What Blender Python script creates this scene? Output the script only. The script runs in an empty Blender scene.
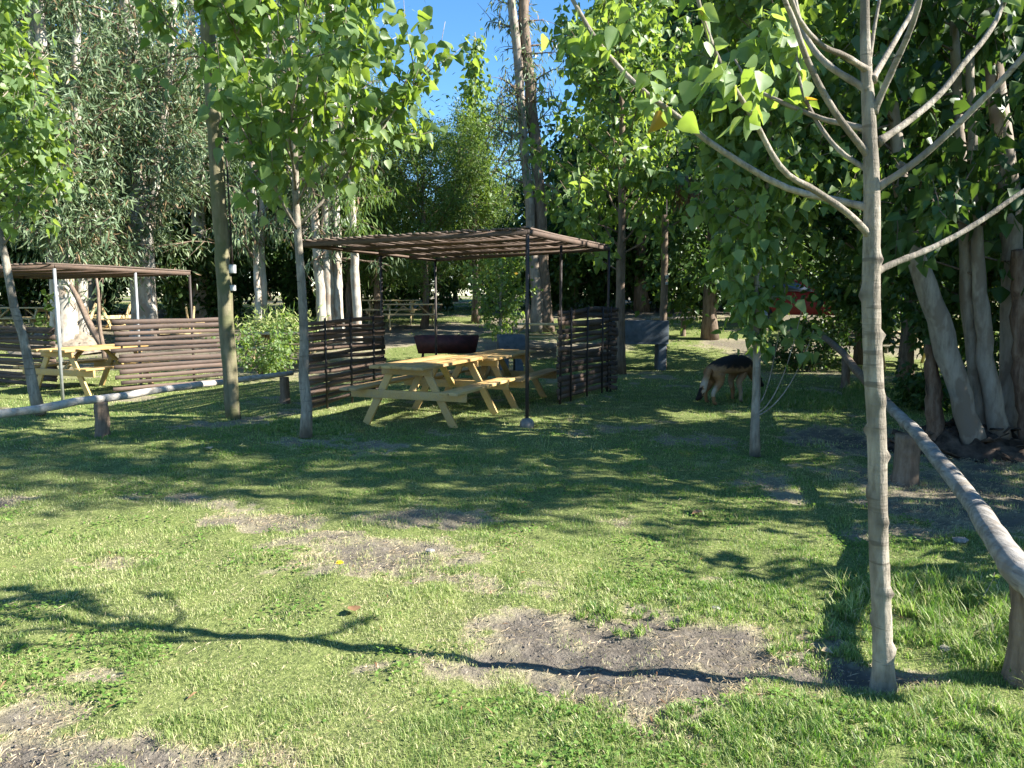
import bpy, bmesh, math, random
import numpy as np
from mathutils import Vector, Matrix

R = math.radians
scene = bpy.context.scene
COL = scene.collection
rnd = random.Random(7)

# ------------------------------------------------------------------ camera
W, H, F = 1024, 768, 774.0
CAM = np.array([0.0, 0.0, 1.6])
PITCH = math.atan(87 / F)
cd = bpy.data.cameras.new("camera"); cam = bpy.data.objects.new("camera", cd); COL.objects.link(cam)
cam.location = CAM; cam.rotation_euler = (R(90) - PITCH, 0, 0)
cd.sensor_width = 36; cd.lens = F / W * 36; cd.clip_start = 0.05; cd.clip_end = 2000
scene.camera = cam

def ray(px, py):
    a, b = (px - 512) / F, (384 - py) / F
    c, s = math.cos(PITCH), math.sin(PITCH)
    return np.array([a, c + b * s, -s + b * c])
def at(px, py, Y):
    d = ray(px, py); return Vector(CAM + d * (Y / d[1]))

# ------------------------------------------------------------------ noise + terrain
def hash2(i, j, seed):
    n = (i.astype(np.int64) * 374761393 + j.astype(np.int64) * 668265263 + seed * 974711) & 0x7fffffff
    n = ((n ^ (n >> 13)) * 1274126177) & 0x7fffffff
    return ((n ^ (n >> 16)) & 0xffff) / 65535.0
def vnoise(x, y, seed=0):
    x = np.asarray(x, float); y = np.asarray(y, float)
    i, j = np.floor(x), np.floor(y); fx, fy = x - i, y - j
    fx = fx * fx * (3 - 2 * fx); fy = fy * fy * (3 - 2 * fy)
    a = hash2(i, j, seed); b = hash2(i + 1, j, seed); c = hash2(i, j + 1, seed); d = hash2(i + 1, j + 1, seed)
    return (a * (1 - fx) + b * fx) * (1 - fy) + (c * (1 - fx) + d * fx) * fy
def fbm(x, y, seed=0, octv=4):
    t, amp, tot = 0, 1.0, 0
    for k in range(octv):
        t = t + amp * vnoise(x * 2 ** k, y * 2 ** k, seed + k); tot += amp; amp *= .5
    return t / tot
KY = np.array([-500, 17, 19, 20.5, 23, 30, 40, 70, 200, 900.])
KZ = np.array([0, 0, .12, .32, .62, 1.05, 1.35, 1.6, 2, 2.])
def terr0(x, y):
    x = np.asarray(x, float); y = np.asarray(y, float)
    return np.interp(y, KY, KZ) + (fbm(x * .35 + 3, y * .35, 11, 3) - .5) * .10 * np.clip((y - 4) / 6, .0, 1)
def soil_h(x, y):
    return ((fbm(x * 4, y * 4, 3, 5) - .5) * .06 + (fbm(x * 1.1, y * 1.1, 13, 3) - .5) * .09 * np.clip((y - 1.5) / 2, 0, 1)) * np.clip((16 - y) / 6, 0, 1)
def terr(x, y): return terr0(x, y) + soil_h(np.asarray(x, float), np.asarray(y, float))
def TZ(x, y): return float(terr(x, y))
def G(px, py):
    d = ray(px, py); t = 1.0
    while t < 200:
        p = CAM + d * t
        if p[2] <= TZ(p[0], p[1]): break
        t += .02
    return Vector((p[0], p[1], TZ(p[0], p[1])))

# ------------------------------------------------------------------ tagging
def tag(o, label=None, cat=None, group=None, kind=None):
    if label: o['label'] = label
    if cat: o['category'] = cat
    if group: o['group'] = group
    if kind: o['kind'] = kind
    return o
def empty(name, loc, rz=0, label=None, cat=None, group=None):
    o = bpy.data.objects.new(name, None); COL.objects.link(o)
    o.location = loc; o.rotation_euler = (0, 0, rz); o.empty_display_size = .2
    return tag(o, label, cat, group)
def kids(o): return [c for c in COL.objects if c.parent is o]
def copy_tree(o, parent=None):
    c = o.copy(); COL.objects.link(c); c.parent = parent
    for ch in kids(o): copy_tree(ch, c)
    return c

# ------------------------------------------------------------------ mesh building
def np_mesh(name, V, faces, sizes=None, attrs=None, smooth=False):
    """V (n,3); faces flat int array; sizes: per-face vertex counts (or one int)."""
    me = bpy.data.meshes.new(name)
    V = np.ascontiguousarray(V, np.float32); faces = np.ascontiguousarray(faces, np.int32).ravel()
    if np.isscalar(sizes): sizes = np.full(len(faces) // sizes, sizes, np.int32)
    starts = np.concatenate([[0], np.cumsum(sizes)[:-1]]).astype(np.int32)
    me.vertices.add(len(V)); me.vertices.foreach_set('co', V.ravel())
    me.loops.add(len(faces)); me.loops.foreach_set('vertex_index', faces)
    me.polygons.add(len(starts)); me.polygons.foreach_set('loop_start', starts)
    if smooth: me.polygons.foreach_set('use_smooth', np.ones(len(starts), bool))
    me.update(calc_edges=True)
    for k, a in (attrs or {}).items():
        at_ = me.attributes.new(k, 'FLOAT', 'POINT'); at_.data.foreach_set('value', np.ascontiguousarray(a, np.float32))
    return me

class MB:
    def __init__(s): s.V = []; s.F = []; s.S = []; s.n = 0; s.T = []
    def add(s, V, F, tint=0.5):
        s.V.append(np.asarray(V, float)); s.T.append(np.full(len(V), tint))
        for f in F: s.F.extend(int(i) + s.n for i in f); s.S.append(len(f))
        s.n += len(V)
    def tube(s, pts, rad, seg=8, cap=True, mod=None, tint=.5):
        pts = np.asarray([tuple(p) for p in pts], float); n = len(pts)
        rad = np.broadcast_to(np.asarray(rad, float), (n,))
        T = np.gradient(pts, axis=0); T /= np.linalg.norm(T, axis=1)[:, None] + 1e-9
        ref = np.array([0, 1.0, .13]) if abs(T[0][1]) < .8 else np.array([1.0, 0, .1])
        A = np.cross(ref, T); A /= np.linalg.norm(A, axis=1)[:, None] + 1e-9
        B = np.cross(T, A)
        th = np.linspace(0, 2 * math.pi, seg, endpoint=False)
        rr = rad[:, None] * np.ones(seg)[None, :]
        if mod is not None: rr = rr * mod
        V = pts[:, None, :] + rr[:, :, None] * (np.cos(th)[None, :, None] * A[:, None, :] + np.sin(th)[None, :, None] * B[:, None, :])
        F = []
        for i in range(n - 1):
            for j in range(seg):
                k = (j + 1) % seg
                F.append((i * seg + j, i * seg + k, (i + 1) * seg + k, (i + 1) * seg + j))
        if cap:
            F.append(tuple(range(seg))[::-1]); F.append(tuple((n - 1) * seg + j for j in range(seg)))
        s.add(V.reshape(-1, 3), F, tint)
    def box(s, c, size, M=None, tint=.5, jit=0):
        x, y, z = [v / 2 for v in size]
        V = np.array([(-x, -y, -z), (x, -y, -z), (x, y, -z), (-x, y, -z), (-x, -y, z), (x, -y, z), (x, y, z), (-x, y, z)])
        if jit: V = V + np.array([[rnd.uniform(-jit, jit) for _ in range(3)] for _ in range(8)])
        if M is not None: V = V @ np.array(M.to_3x3()).T
        V = V + np.array(tuple(c))
        s.add(V, [(0, 3, 2, 1), (4, 5, 6, 7), (0, 1, 5, 4), (1, 2, 6, 5), (2, 3, 7, 6), (3, 0, 4, 7)], tint)
    def beam(s, p, q, w, t, up=(0, 0, 1), tint=.5):
        """rectangular bar p->q, w across (perp to up), t along up"""
        p = Vector(p); q = Vector(q); d = (q - p); L = d.length; d.normalize()
        u = Vector(up); a = d.cross(u); a.normalize(); b = a.cross(d)
        M = Matrix((d, a, b)).transposed()
        s.box((p + q) / 2, (L, w, t), M, tint)
    def plank(s, p, q, up, w, t, n=10, wob=.01, wv=.25, rng=rnd, tint=.5):
        """rough slab p->q: width w along up, thickness t across, with wavy edges"""
        p = Vector(p); q = Vector(q); d = (q - p).normalized(); u = Vector(up).normalized(); a = d.cross(u).normalized()
        ph = [rng.uniform(0, 6.28) for _ in range(4)]; fr = [rng.uniform(2, 7) for _ in range(4)]
        V = []
        for i in range(n + 1):
            f = i / n; c = p.lerp(q, f) + u * (wob * math.sin(fr[0] * f + ph[0])) + a * (wob * .5 * math.sin(fr[1] * f + ph[1]))
            w1 = w * .5 * (1 + wv * math.sin(fr[2] * f * 2 + ph[2])); w2 = w * .5 * (1 + wv * math.sin(fr[3] * f * 2 + ph[3]))
            for (uu, aa) in ((-w2, -t / 2), (-w2 * .94, t / 2), (w1 * .94, t / 2), (w1, -t / 2)):
                V.append(tuple(c + u * uu + a * aa))
        F = []
        for i in range(n):
            for j in range(4):
                k = (j + 1) % 4; F.append((i * 4 + j, i * 4 + k, i * 4 + 4 + k, i * 4 + 4 + j))
        F.append((3, 2, 1, 0)); F.append(tuple(n * 4 + j for j in range(4)))
        s.add(V, F, tint)
    def build(s, name, mat, parent=None, smooth=False, bevel=0):
        me = np_mesh(name, np.concatenate(s.V), np.array(s.F), np.array(s.S, np.int32), {'tint': np.concatenate(s.T)}, smooth)
        o = bpy.data.objects.new(name, me); COL.objects.link(o)
        if mat: me.materials.append(mat)
        if parent is not None: o.parent = parent
        if bevel:
            b = o.modifiers.new('bevel', 'BEVEL'); b.width = bevel; b.segments = 2; b.limit_method = 'ANGLE'
        return o

# ------------------------------------------------------------------ materials
def new_mat(name):
    m = bpy.data.materials.new(name); m.use_nodes = True
    nt = m.node_tree; nt.nodes.clear()
    out = nt.nodes.new('ShaderNodeOutputMaterial'); return m, nt, out
def N(nt, t, **kw):
    n = nt.nodes.new(t)
    for k, v in kw.items():
        if k in n.inputs.keys(): n.inputs[k].default_value = v
        else: setattr(n, k, v)
    return n
def L(nt, a, b): nt.links.new(a, b)
def ramp(nt, fac, stops):
    r = nt.nodes.new('ShaderNodeValToRGB'); e = r.color_ramp.elements
    while len(e) < len(stops): e.new(.5)
    for k, (p, c) in enumerate(stops):
        e[k].position = p; e[k].color = (*c, 1)
    L(nt, fac, r.inputs[0]); return r.outputs[0]
def tex_coord(nt, scale=(1, 1, 1), which='Object'):
    tc = N(nt, 'ShaderNodeTexCoord'); mp = N(nt, 'ShaderNodeMapping'); mp.inputs['Scale'].default_value = scale
    L(nt, tc.outputs[which], mp.inputs[0]); return mp.outputs[0]
def noise_tex(nt, vec, scale, detail=4, rough=.6):
    n = N(nt, 'ShaderNodeTexNoise'); n.inputs['Scale'].default_value = scale; n.inputs['Detail'].default_value = detail
    n.inputs['Roughness'].default_value = rough; L(nt, vec, n.inputs['Vector']); return n.outputs[0]
def mixc(nt, fac, a, b, mode='MIX'):
    m = N(nt, 'ShaderNodeMix', data_type='RGBA', blend_type=mode)
    if isinstance(fac, float): m.inputs[0].default_value = fac
    else: L(nt, fac, m.inputs[0])
    for k, v in ((6, a), (7, b)):
        if isinstance(v, tuple): m.inputs[k].default_value = (*v, 1)
        else: L(nt, v, m.inputs[k])
    return m.outputs[2]
def mathn(nt, op, a, b=None, clamp=False):
    m = N(nt, 'ShaderNodeMath', operation=op); m.use_clamp = clamp
    for k, v in ((0, a), (1, b)):
        if v is None: continue
        if isinstance(v, (int, float)): m.inputs[k].default_value = v
        else: L(nt, v, m.inputs[k])
    return m.outputs[0]
def bump(nt, h, strength, dist=.01):
    b = N(nt, 'ShaderNodeBump'); b.inputs['Strength'].default_value = strength; b.inputs['Distance'].default_value = dist
    L(nt, h, b.inputs['Height']); return b.outputs[0]
def attr(nt, name):
    a = N(nt, 'ShaderNodeAttribute'); a.attribute_name = name; return a.outputs['Fac']
def pbsdf(nt, out, col, rough=.7, nrm=None, spec=.3, metal=0):
    p = N(nt, 'ShaderNodeBsdfPrincipled'); p.inputs['Roughness'].default_value = rough
    p.inputs['Specular IOR Level'].default_value = spec; p.inputs['Metallic'].default_value = metal
    if isinstance(col, tuple): p.inputs['Base Color'].default_value = (*col, 1)
    else: L(nt, col, p.inputs['Base Color'])
    if nrm is not None: L(nt, nrm, p.inputs['Normal'])
    L(nt, p.outputs[0], out.inputs[0]); return p

def leaf_mat(name, stops, tstops, trans=.42, rough=.46, spec=.34):
    m, nt, out = new_mat(name)
    t = attr(nt, 'tint')
    c1 = ramp(nt, t, stops); c2 = ramp(nt, t, tstops)
    p = pbsdf(nt, out, c1, rough, None, spec)
    tr = N(nt, 'ShaderNodeBsdfTranslucent'); L(nt, c2, tr.inputs[0])
    mx = N(nt, 'ShaderNodeMixShader'); mx.inputs[0].default_value = trans
    L(nt, p.outputs[0], mx.inputs[1]); L(nt, tr.outputs[0], mx.inputs[2]); L(nt, mx.outputs[0], out.inputs[0])
    return m
M = {}
M['poplar'] = leaf_mat('poplar_leaf', [(0, (.07, .13, .04)), (.6, (.145, .22, .08)), (.96, (.24, .31, .14)), (1, (.42, .26, .03))],
                       [(0, (.21, .34, .03)), (.6, (.40, .56, .06)), (.96, (.54, .67, .13)), (1, (.65, .38, .03))])
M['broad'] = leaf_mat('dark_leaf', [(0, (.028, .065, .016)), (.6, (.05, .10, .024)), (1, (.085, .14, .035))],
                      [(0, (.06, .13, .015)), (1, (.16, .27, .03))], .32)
M['euc'] = leaf_mat('eucalyptus_leaf', [(0, (.055, .10, .05)), (.5, (.15, .21, .11)), (.88, (.26, .31, .18)), (1, (.26, .18, .10))],
                    [(0, (.12, .20, .05)), (.88, (.27, .37, .12)), (1, (.34, .24, .10))], .28, .42)
M['willow'] = leaf_mat('willow_leaf', [(0, (.06, .12, .03)), (.6, (.10, .17, .045)), (1, (.17, .23, .07))],
                       [(0, (.14, .24, .03)), (1, (.30, .42, .06))], .4)
M['grass'] = leaf_mat('grass_blade', [(0, (.085, .165, .035)), (.4, (.265, .32, .10)), (.7, (.43, .45, .20)), (.9, (.48, .46, .25)), (1, (.52, .45, .27))],
                      [(0, (.13, .30, .03)), (.45, (.27, .48, .06)), (.8, (.44, .52, .13)), (1, (.5, .44, .24))], .38, .5, .3)
M['clover'] = leaf_mat('clover_leaf', [(0, (.08, .17, .03)), (1, (.19, .29, .07))], [(0, (.14, .3, .03)), (1, (.3, .48, .07))], .35, .75, .15)
M['straw'] = leaf_mat('dry_straw', [(0, (.34, .25, .14)), (1, (.58, .47, .31))], [(0, (.3, .22, .1)), (1, (.45, .36, .2))], .2, .6, .2)
M['dead'] = leaf_mat('dead_leaf', [(0, (.16, .08, .04)), (1, (.34, .20, .11))], [(0, (.2, .1, .04)), (1, (.35, .22, .1))], .25, .6, .2)

def bark_mat(name, base, dark, light, vs=(14, 14, 3), patch=None, bs=.5, knots=True):
    m, nt, out = new_mat(name)
    v = tex_coord(nt, vs); v2 = tex_coord(nt, (1, 1, .55))
    n1 = noise_tex(nt, v, 1.6, 6, .7); n2 = noise_tex(nt, v2, 5, 3, .55)
    c = ramp(nt, n1, [(.28, dark), (.5, base), (.75, light)])
    if patch:
        f = ramp(nt, n2, [(.50, (0, 0, 0)), (.58, (1, 1, 1))]); c = mixc(nt, f, c, patch)
    vr = tex_coord(nt, (3, 3, 24)); n3 = noise_tex(nt, vr, 1.2, 3, .6)
    if knots:
        f3 = ramp(nt, n3, [(.60, (0, 0, 0)), (.67, (.85, .85, .85))]); c = mixc(nt, f3, c, dark)
        sc_ = mathn(nt, 'MULTIPLY', mathn(nt, 'SUBTRACT', attr(nt, 'tint'), .5), mathn(nt, 'ADD', n1, .9), True); c = mixc(nt, sc_, c, (.05, .04, .03))
        c = mixc(nt, ramp(nt, n2, [(.42, (0, 0, 0)), (.64, (.75, .75, .75))]), c, tuple(v * .9 for v in dark))
    h = mathn(nt, 'ADD', n1, mathn(nt, 'MULTIPLY', n3, .6))
    pbsdf(nt, out, c, .85, bump(nt, h, bs, .012), .2); return m
M['bark_poplar'] = bark_mat('poplar_bark', (.30, .26, .205), (.125, .105, .08), (.42, .375, .305), (18, 18, 4), None, 1.0)
M['bark_euc'] = bark_mat('eucalyptus_bark', (.40, .37, .315), (.23, .20, .165), (.52, .485, .43), (5, 5, 1.2), (.30, .24, .185), .35, False)
M['bark_euc_darkened'] = bark_mat('darkened_eucalyptus_bark', (.28, .24, .195), (.13, .108, .085), (.40, .355, .30), (6, 6, 1.3), (.20, .16, .125), .5, False)  # eucalyptus bark with the right clump's shade darkened into the colour
M['bark_dark'] = bark_mat('rough_bark', (.17, .125, .09), (.06, .045, .033), (.27, .21, .16), (12, 12, 2.2), None, 1.0, False)
M['bark_peel'] = bark_mat('peeling_bark', (.15, .095, .065), (.04, .026, .02), (.29, .215, .16), (9, 9, 1.5), None, 1.0, False)
M['log'] = bark_mat('weathered_log', (.27, .25, .22), (.075, .067, .058), (.39, .365, .33), (18, 2.2, 18), (.20, .175, .145), 1.0, False)
M['log_pale'] = bark_mat('bleached_log', (.40, .37, .32), (.20, .175, .145), (.50, .465, .41), (10, 10, 10), None, .5, False)
M['mossy'] = bark_mat('mossy_pole', (.17, .15, .09), (.08, .072, .042), (.27, .235, .15), (9, 9, 1.5), (.13, .13, .065), .6, False)

def wood_mat(name, a, b, grain=(1, 1, 1), rough=.6, sc=3.0):
    m, nt, out = new_mat(name)
    v = tex_coord(nt, grain); n1 = noise_tex(nt, v, sc, 6, .65)
    n2 = noise_tex(nt, tex_coord(nt, (1, 1, 1)), 2.2, 3)
    t = attr(nt, 'tint')
    f = mathn(nt, 'ADD', mathn(nt, 'MULTIPLY', n1, .7), mathn(nt, 'MULTIPLY', t, .35))
    f = mathn(nt, 'ADD', f, mathn(nt, 'MULTIPLY', mathn(nt, 'SUBTRACT', n2, .5), .4))
    c = ramp(nt, f, [(.22, b), (.75, a)])
    gr = sum(a) / 3 * .8; c = mixc(nt, ramp(nt, noise_tex(nt, tex_coord(nt, (1.5, 5, 5)), 2.5, 5, .7), [(.47, (0, 0, 0)), (.72, (.38, .38, .38))]), c, (gr, gr * .95, gr * .86))
    pbsdf(nt, out, c, rough, bump(nt, n1, .35, .006), .3); return m
M['pine'] = wood_mat('pine_board', (.57, .385, .15), (.33, .195, .07), (2, 22, 22), .55)
M['pine_far'] = wood_mat('aged_pine_board', (.60, .47, .25), (.40, .28, .13), (2, 22, 22), .6)
M['slab'] = wood_mat('dark_slab_wood', (.165, .112, .082), (.04, .028, .021), (8, 8, 24), .8)
M['slab_red'] = wood_mat('brown_painted_slab', (.125, .086, .066), (.04, .028, .022), (6, 6, 24), .75)
M['roofslat'] = wood_mat('roof_slat_wood', (.175, .128, .10), (.055, .04, .032), (20, 3, 20), .8)
def plain(name, col, rough=.6, spec=.4, metal=0, var=.25, sc=8, b=.2):
    m, nt, out = new_mat(name)
    n = noise_tex(nt, tex_coord(nt), sc, 5)
    lo = tuple(c * (1 - var) for c in col); hi = tuple(min(1, c * (1 + var)) for c in col)
    pbsdf(nt, out, ramp(nt, n, [(.3, lo), (.7, hi)]), rough, bump(nt, n, b, .005), spec, metal); return m
M['steel'] = plain('grey_steel', (.30, .31, .31), .45, .5, .3)
M['darksteel'] = plain('dark_steel', (.045, .035, .03), .6, .4, .1)
M['concrete'] = plain('concrete', (.20, .185, .165), .9, .2, 0, .35, 12, .5)
M['bluegrey'] = plain('blue_grey_concrete', (.10, .12, .14), .85, .2, 0, .35, 6, .4)
M['rust'] = plain('rusty_red_metal', (.07, .018, .016), .6, .4, .1, .5, 10)
M['whitebox'] = plain('white_plastic', (.38, .39, .38), .4, .4, 0, .06)
M['redpaint'] = plain('red_car_paint', (.26, .014, .014), .35, .4, 0, .08)
M['glass'] = plain('dark_glass', (.06, .07, .08), .08, .6, 0, .1)
M['rubber'] = plain('black_rubber', (.02, .02, .02), .8, .2)
M['lamp'] = plain('headlight_lens', (.75, .75, .72), .15, .6)
M['yellow'] = plain('yellow_petals', (.80, .55, .02), .6, .2)
M['crumb'] = plain('earth_crumb', (.17, .15, .125), .95, .1, 0, .4, 30)
M['stone'] = plain('grey_stone', (.24, .225, .20), .9, .2, 0, .3, 20, .6)
M['peel'] = plain('pale_bark_litter', (.24, .20, .15), .95, .1, 0, .5, 9, 1.0)
M['mound'] = plain('dark_bark_litter', (.075, .055, .042), .95, .1, 0, .7, 9, 1.0)

# ------------------------------------------------------------------ leaves
def tmpl(kind):
    if kind == 'heart':   # poplar: deltoid leaf, folded on its midrib and curled at the tip
        V = np.array([(0, 0, 0), (.26, .02, .05), (.47, .20, .08), (.40, .46, .06), (.20, .78, .0), (0, 1.05, -.10),
                      (-.20, .78, .0), (-.40, .46, .06), (-.47, .20, .08), (-.26, .02, .05), (0, .42, -.03)])
        Fc = [(10, i, i + 1) for i in range(0, 9)] + [(10, 9, 0), (11, 12, 0)]; V = np.vstack([V, [(-.018, -.5, -.05), (.018, -.5, -.05)]])
    elif kind == 'heart6':
        V = np.array([(0, 0, 0), (.46, .20, .08), (.22, .74, .02), (0, 1.05, -.10), (-.22, .74, .02), (-.46, .20, .08), (0, .42, -.03)])
        Fc = [(6, i, i + 1) for i in range(0, 5)] + [(6, 5, 0), (7, 8, 0)]; V = np.vstack([V, [(-.02, -.5, -.05), (.02, -.5, -.05)]])
    elif kind == 'lance':
        V = np.array([(0, 0, 0), (.085, .3, .02), (.075, .65, -.04), (0, 1.0, -.16), (-.075, .65, -.04), (-.085, .3, .02)])
        Fc = [(0, 1, 5), (1, 2, 4), (1, 4, 5), (2, 3, 4)]
    else:                 # small kite leaf, slightly folded
        V = np.array([(0, 0, 0), (.36, .42, .07), (0, 1.0, -.05), (-.36, .42, .07)])
        Fc = [(0, 1, 2), (0, 2, 3)]
    return V, np.array(Fc)
def unit(a): return a / (np.linalg.norm(a, axis=1)[:, None] + 1e-9)
def leaves_mesh(name, P, D, Nn, S, kind, tint):
    T, Fc = tmpl(kind); n, k = len(P), len(T)
    Y = unit(D); Z = unit(Nn - (Nn * Y).sum(1)[:, None] * Y); X = np.cross(Y, Z); gq = np.random.default_rng(n); cu = gq.normal(1.3, 1.1, n)[:, None, None]; wd = gq.uniform(.78, 1.12, n)[:, None, None]
    V = P[:, None, :] + S[:, None, None] * (wd * T[None, :, 0:1] * X[:, None, :] + T[None, :, 1:2] * Y[:, None, :] + cu * T[None, :, 2:3] * Z[:, None, :])
    Fa = Fc[None] + (np.arange(n) * k)[:, None, None]
    return np_mesh(name, V.reshape(-1, 3), Fa, 3, {'tint': np.repeat(tint, k)})

def rand_unit(g, n): return unit(g.normal(size=(n, 3)))
class Tree:
    """limbs as tubes, plus twig segments that carry leaves"""
    def __init__(s, seed): s.g = np.random.default_rng(seed); s.mb = MB(); s.tw = []
    def limb(s, pts, r0, r1, seg=7, leafy=None, mod=None):
        pts = np.array([tuple(p) for p in pts], float)
        s.mb.tube(pts, np.linspace(r0, r1, len(pts)) if r1 is not None else r0, seg, mod=mod)
        if leafy is not None: s.tw.append((pts, leafy))
    def curve(s, p, d, ln, n=6, up=0.0, wob=.12):
        p = np.array(p, float); d = np.array(d, float); d /= np.linalg.norm(d); out = [p.copy()]
        for i in range(n):
            d = d + s.g.normal(size=3) * wob + np.array([0, 0, up / n]); d /= np.linalg.norm(d)
            p = p + d * ln / n; out.append(p.copy())
        return np.array(out)
    def crown(s, trunk, z0, z1, r, nb, rise=.8, up=.5, sub=4, env='poplar', br=.25, leafstart=.25):
        """branches off a trunk polyline between heights z0..z1"""
        trunk = np.asarray(trunk); az = s.g.uniform(0, 6)
        for i in range(nb):
            f = (i + s.g.uniform(0, 1)) / nb; z = z0 + (z1 - z0) * f
            p = np.array([np.interp(z, trunk[:, 2], trunk[:, k]) for k in range(3)])
            e = {'poplar': (1 - f) ** .7 * .95 + .12, 'oval': math.sin(math.pi * (.12 + .84 * f)) ** .8, 'flat': .6 + .4 * math.sin(math.pi * f), 'vase': .10 + .90 * min(1, f * 2.2)}[env]
            ln = r * e * s.g.uniform(.75, 1.2); az += 2.4 + s.g.normal() * .35
            ri = rise * s.g.uniform(.7, 1.25)
            d = np.array([math.cos(az) * math.cos(ri), math.sin(az) * math.cos(ri), math.sin(ri)])
            c = s.curve(p, d, ln / max(.45, math.cos(ri)), 6, up, .10)
            b0 = max(.006, ln * .011)
            s.limb(c, b0, b0 * .25, 5, (leafstart, 1.0))
            for j in range(sub):
                t = s.g.uniform(.25, .95); q = c[0] + 0
                k = t * 6; a = int(k); q = c[a] * (1 - (k - a)) + c[min(6, a + 1)] * (k - a)
                dd = unit((c[min(6, a + 1)] - c[a] + 1e-6)[None])[0] + s.g.normal(size=3) * .55
                cc = s.curve(q, dd, ln * s.g.uniform(.25, .5), 4, up * .5, .16)
                s.limb(cc, b0 * .4, b0 * .12, 4, (.1, 1.0))
    def leaves(s, n, size, kind, spread=.06, droop=.8, flat=.5, clump=1, tint=(0, .93), yellow=.0015):
        g = s.g
        w = np.array([np.linalg.norm(np.diff(p, axis=0), axis=1).sum() * (l[1] - l[0]) for p, l in s.tw]); w /= w.sum()
        idx = g.choice(len(s.tw), n, p=w)
        P = np.empty((n, 3)); Tn = np.empty((n, 3))
        for k in range(len(s.tw)):
            sel = np.nonzero(idx == k)[0]
            if len(sel) == 0: continue
            pts, (a, b) = s.tw[k]; m = len(pts) - 1
            if clump > 1:
                nc = max(1, len(sel) // clump); tt = g.uniform(a, b, nc)[g.integers(0, nc, len(sel))] + g.normal(size=len(sel)) * .02
                tt = np.clip(tt, 0, 1)
            else: tt = g.uniform(a, b, len(sel))
            u = tt * m; i0 = np.minimum(u.astype(int), m - 1); fr = (u - i0)[:, None]
            P[sel] = pts[i0] * (1 - fr) + pts[i0 + 1] * fr; Tn[sel] = unit(pts[i0 + 1] - pts[i0])
        off = rand_unit(g, n) * (np.abs(g.normal(size=n)) * spread)[:, None]
        P = P + off
        D = unit(off) * .6 + rand_unit(g, n) * .6 + np.array([0, 0, -droop]) + Tn * .2
        Nn = np.array([0, 0, flat]) + rand_unit(g, n) + unit(off) * .4
        S = size * (.45 + .8 * g.beta(2.5, 1.8, n))
        tn = np.clip(g.beta(2.2, 2.2, n) * (tint[1] - tint[0]) + tint[0], 0, .93); tn[g.uniform(size=n) < yellow] = 1
        return leaves_mesh('crown', P, D, Nn, S, kind, tn)
    def finish(s, name, loc, bark, leafmat, leafmesh, label, cat='tree', group=None, smooth=True):
        e = empty(name, loc, 0, label, cat, group)
        s.mb.build('trunk', bark, e, smooth)
        if leafmesh is not None:
            leafmesh.materials.append(leafmat); o = bpy.data.objects.new('crown', leafmesh); COL.objects.link(o); o.parent = e
        return e

def trunk_line(g, h, lean=(0, 0), wob=.03, n=14, base=(0, 0, 0)):
    z = np.linspace(0, h, n); x = lean[0] * z / h + wob * np.cumsum(g.normal(size=n)) * .5; y = lean[1] * z / h + wob * np.cumsum(g.normal(size=n)) * .5
    x -= x[0]; y -= y[0]
    return np.stack([x + base[0], y + base[1], z + base[2]], 1)
def flare(n, r0, r1, k=.35, f=.06): # trunk radius: root flare then taper
    t = np.linspace(0, 1, n); return r0 + (r1 - r0) * t + r0 * k * np.exp(-t / f)
def knobs(g, n, seg, amp=.05): return 1 + amp * g.normal(size=(n, seg))

def poplar(name, loc, h, r, tr, label, seed, z0=2.0, bark='bark_poplar', lean=(0, 0), nb=34, nleaf=2600, size=.105, kind='heart', group=None, rise=.75, sub=4, spread=.10, top=1.0, leafstart=.25, mat='poplar', env='poplar', droop=.8):
    t = Tree(seed); tl = trunk_line(t.g, h, lean, .025, 22)
    t.mb.tube(tl, flare(22, tr, tr * .12), 10, mod=knobs(t.g, 22, 10, .04))
    t.tw.append((tl[16:], (.2, 1)))
    t.crown(tl, z0, h * .97, r, nb, rise, .55, sub, env, leafstart=leafstart)
    lm = t.leaves(nleaf, size, kind, spread, droop, .5)
    return t.finish(name, loc, M[bark], M[mat], lm, label, 'tree', group)

# ================================================================== SETTING: ground
patches = []   # bare-soil ellipses from where they lie on the lawn
def ell(px, py, rx, ry, a=1.0):
    c = G(px, py); e = G(px + rx, py); u = G(px, py - ry); d = G(px, min(767, py + ry))
    patches.append((c.x, c.y, abs(e.x - c.x), max(.05, abs(u.y - d.y) / 2), a))
for e in [(650, 652, 165, 40), (540, 650, 70, 40), (735, 655, 80, 28), (672, 722, 45, 26, .8), (375, 556, 85, 16, .85), (440, 518, 60, 11, .7), (265, 517, 40, 7, .8), (320, 540, 40, 9, .8),
          (70, 762, 210, 36), (20, 725, 60, 24, .8), (215, 748, 70, 16, .8), (8, 503, 16, 6), (850, 672, 75, 16), (840, 438, 45, 14, .9), (985, 495, 100, 34, .8), (970, 450, 90, 24),
          (700, 440, 40, 6, .5), (60, 690, 60, 8, .5), (460, 575, 30, 8, .6), (965, 632, 45, 10, .7), (590, 690, 60, 14, .6), (520, 585, 40, 8, .5), (900, 530, 60, 9, .6), (120, 565, 30, 6, .5)]:
    ell(*e)
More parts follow.
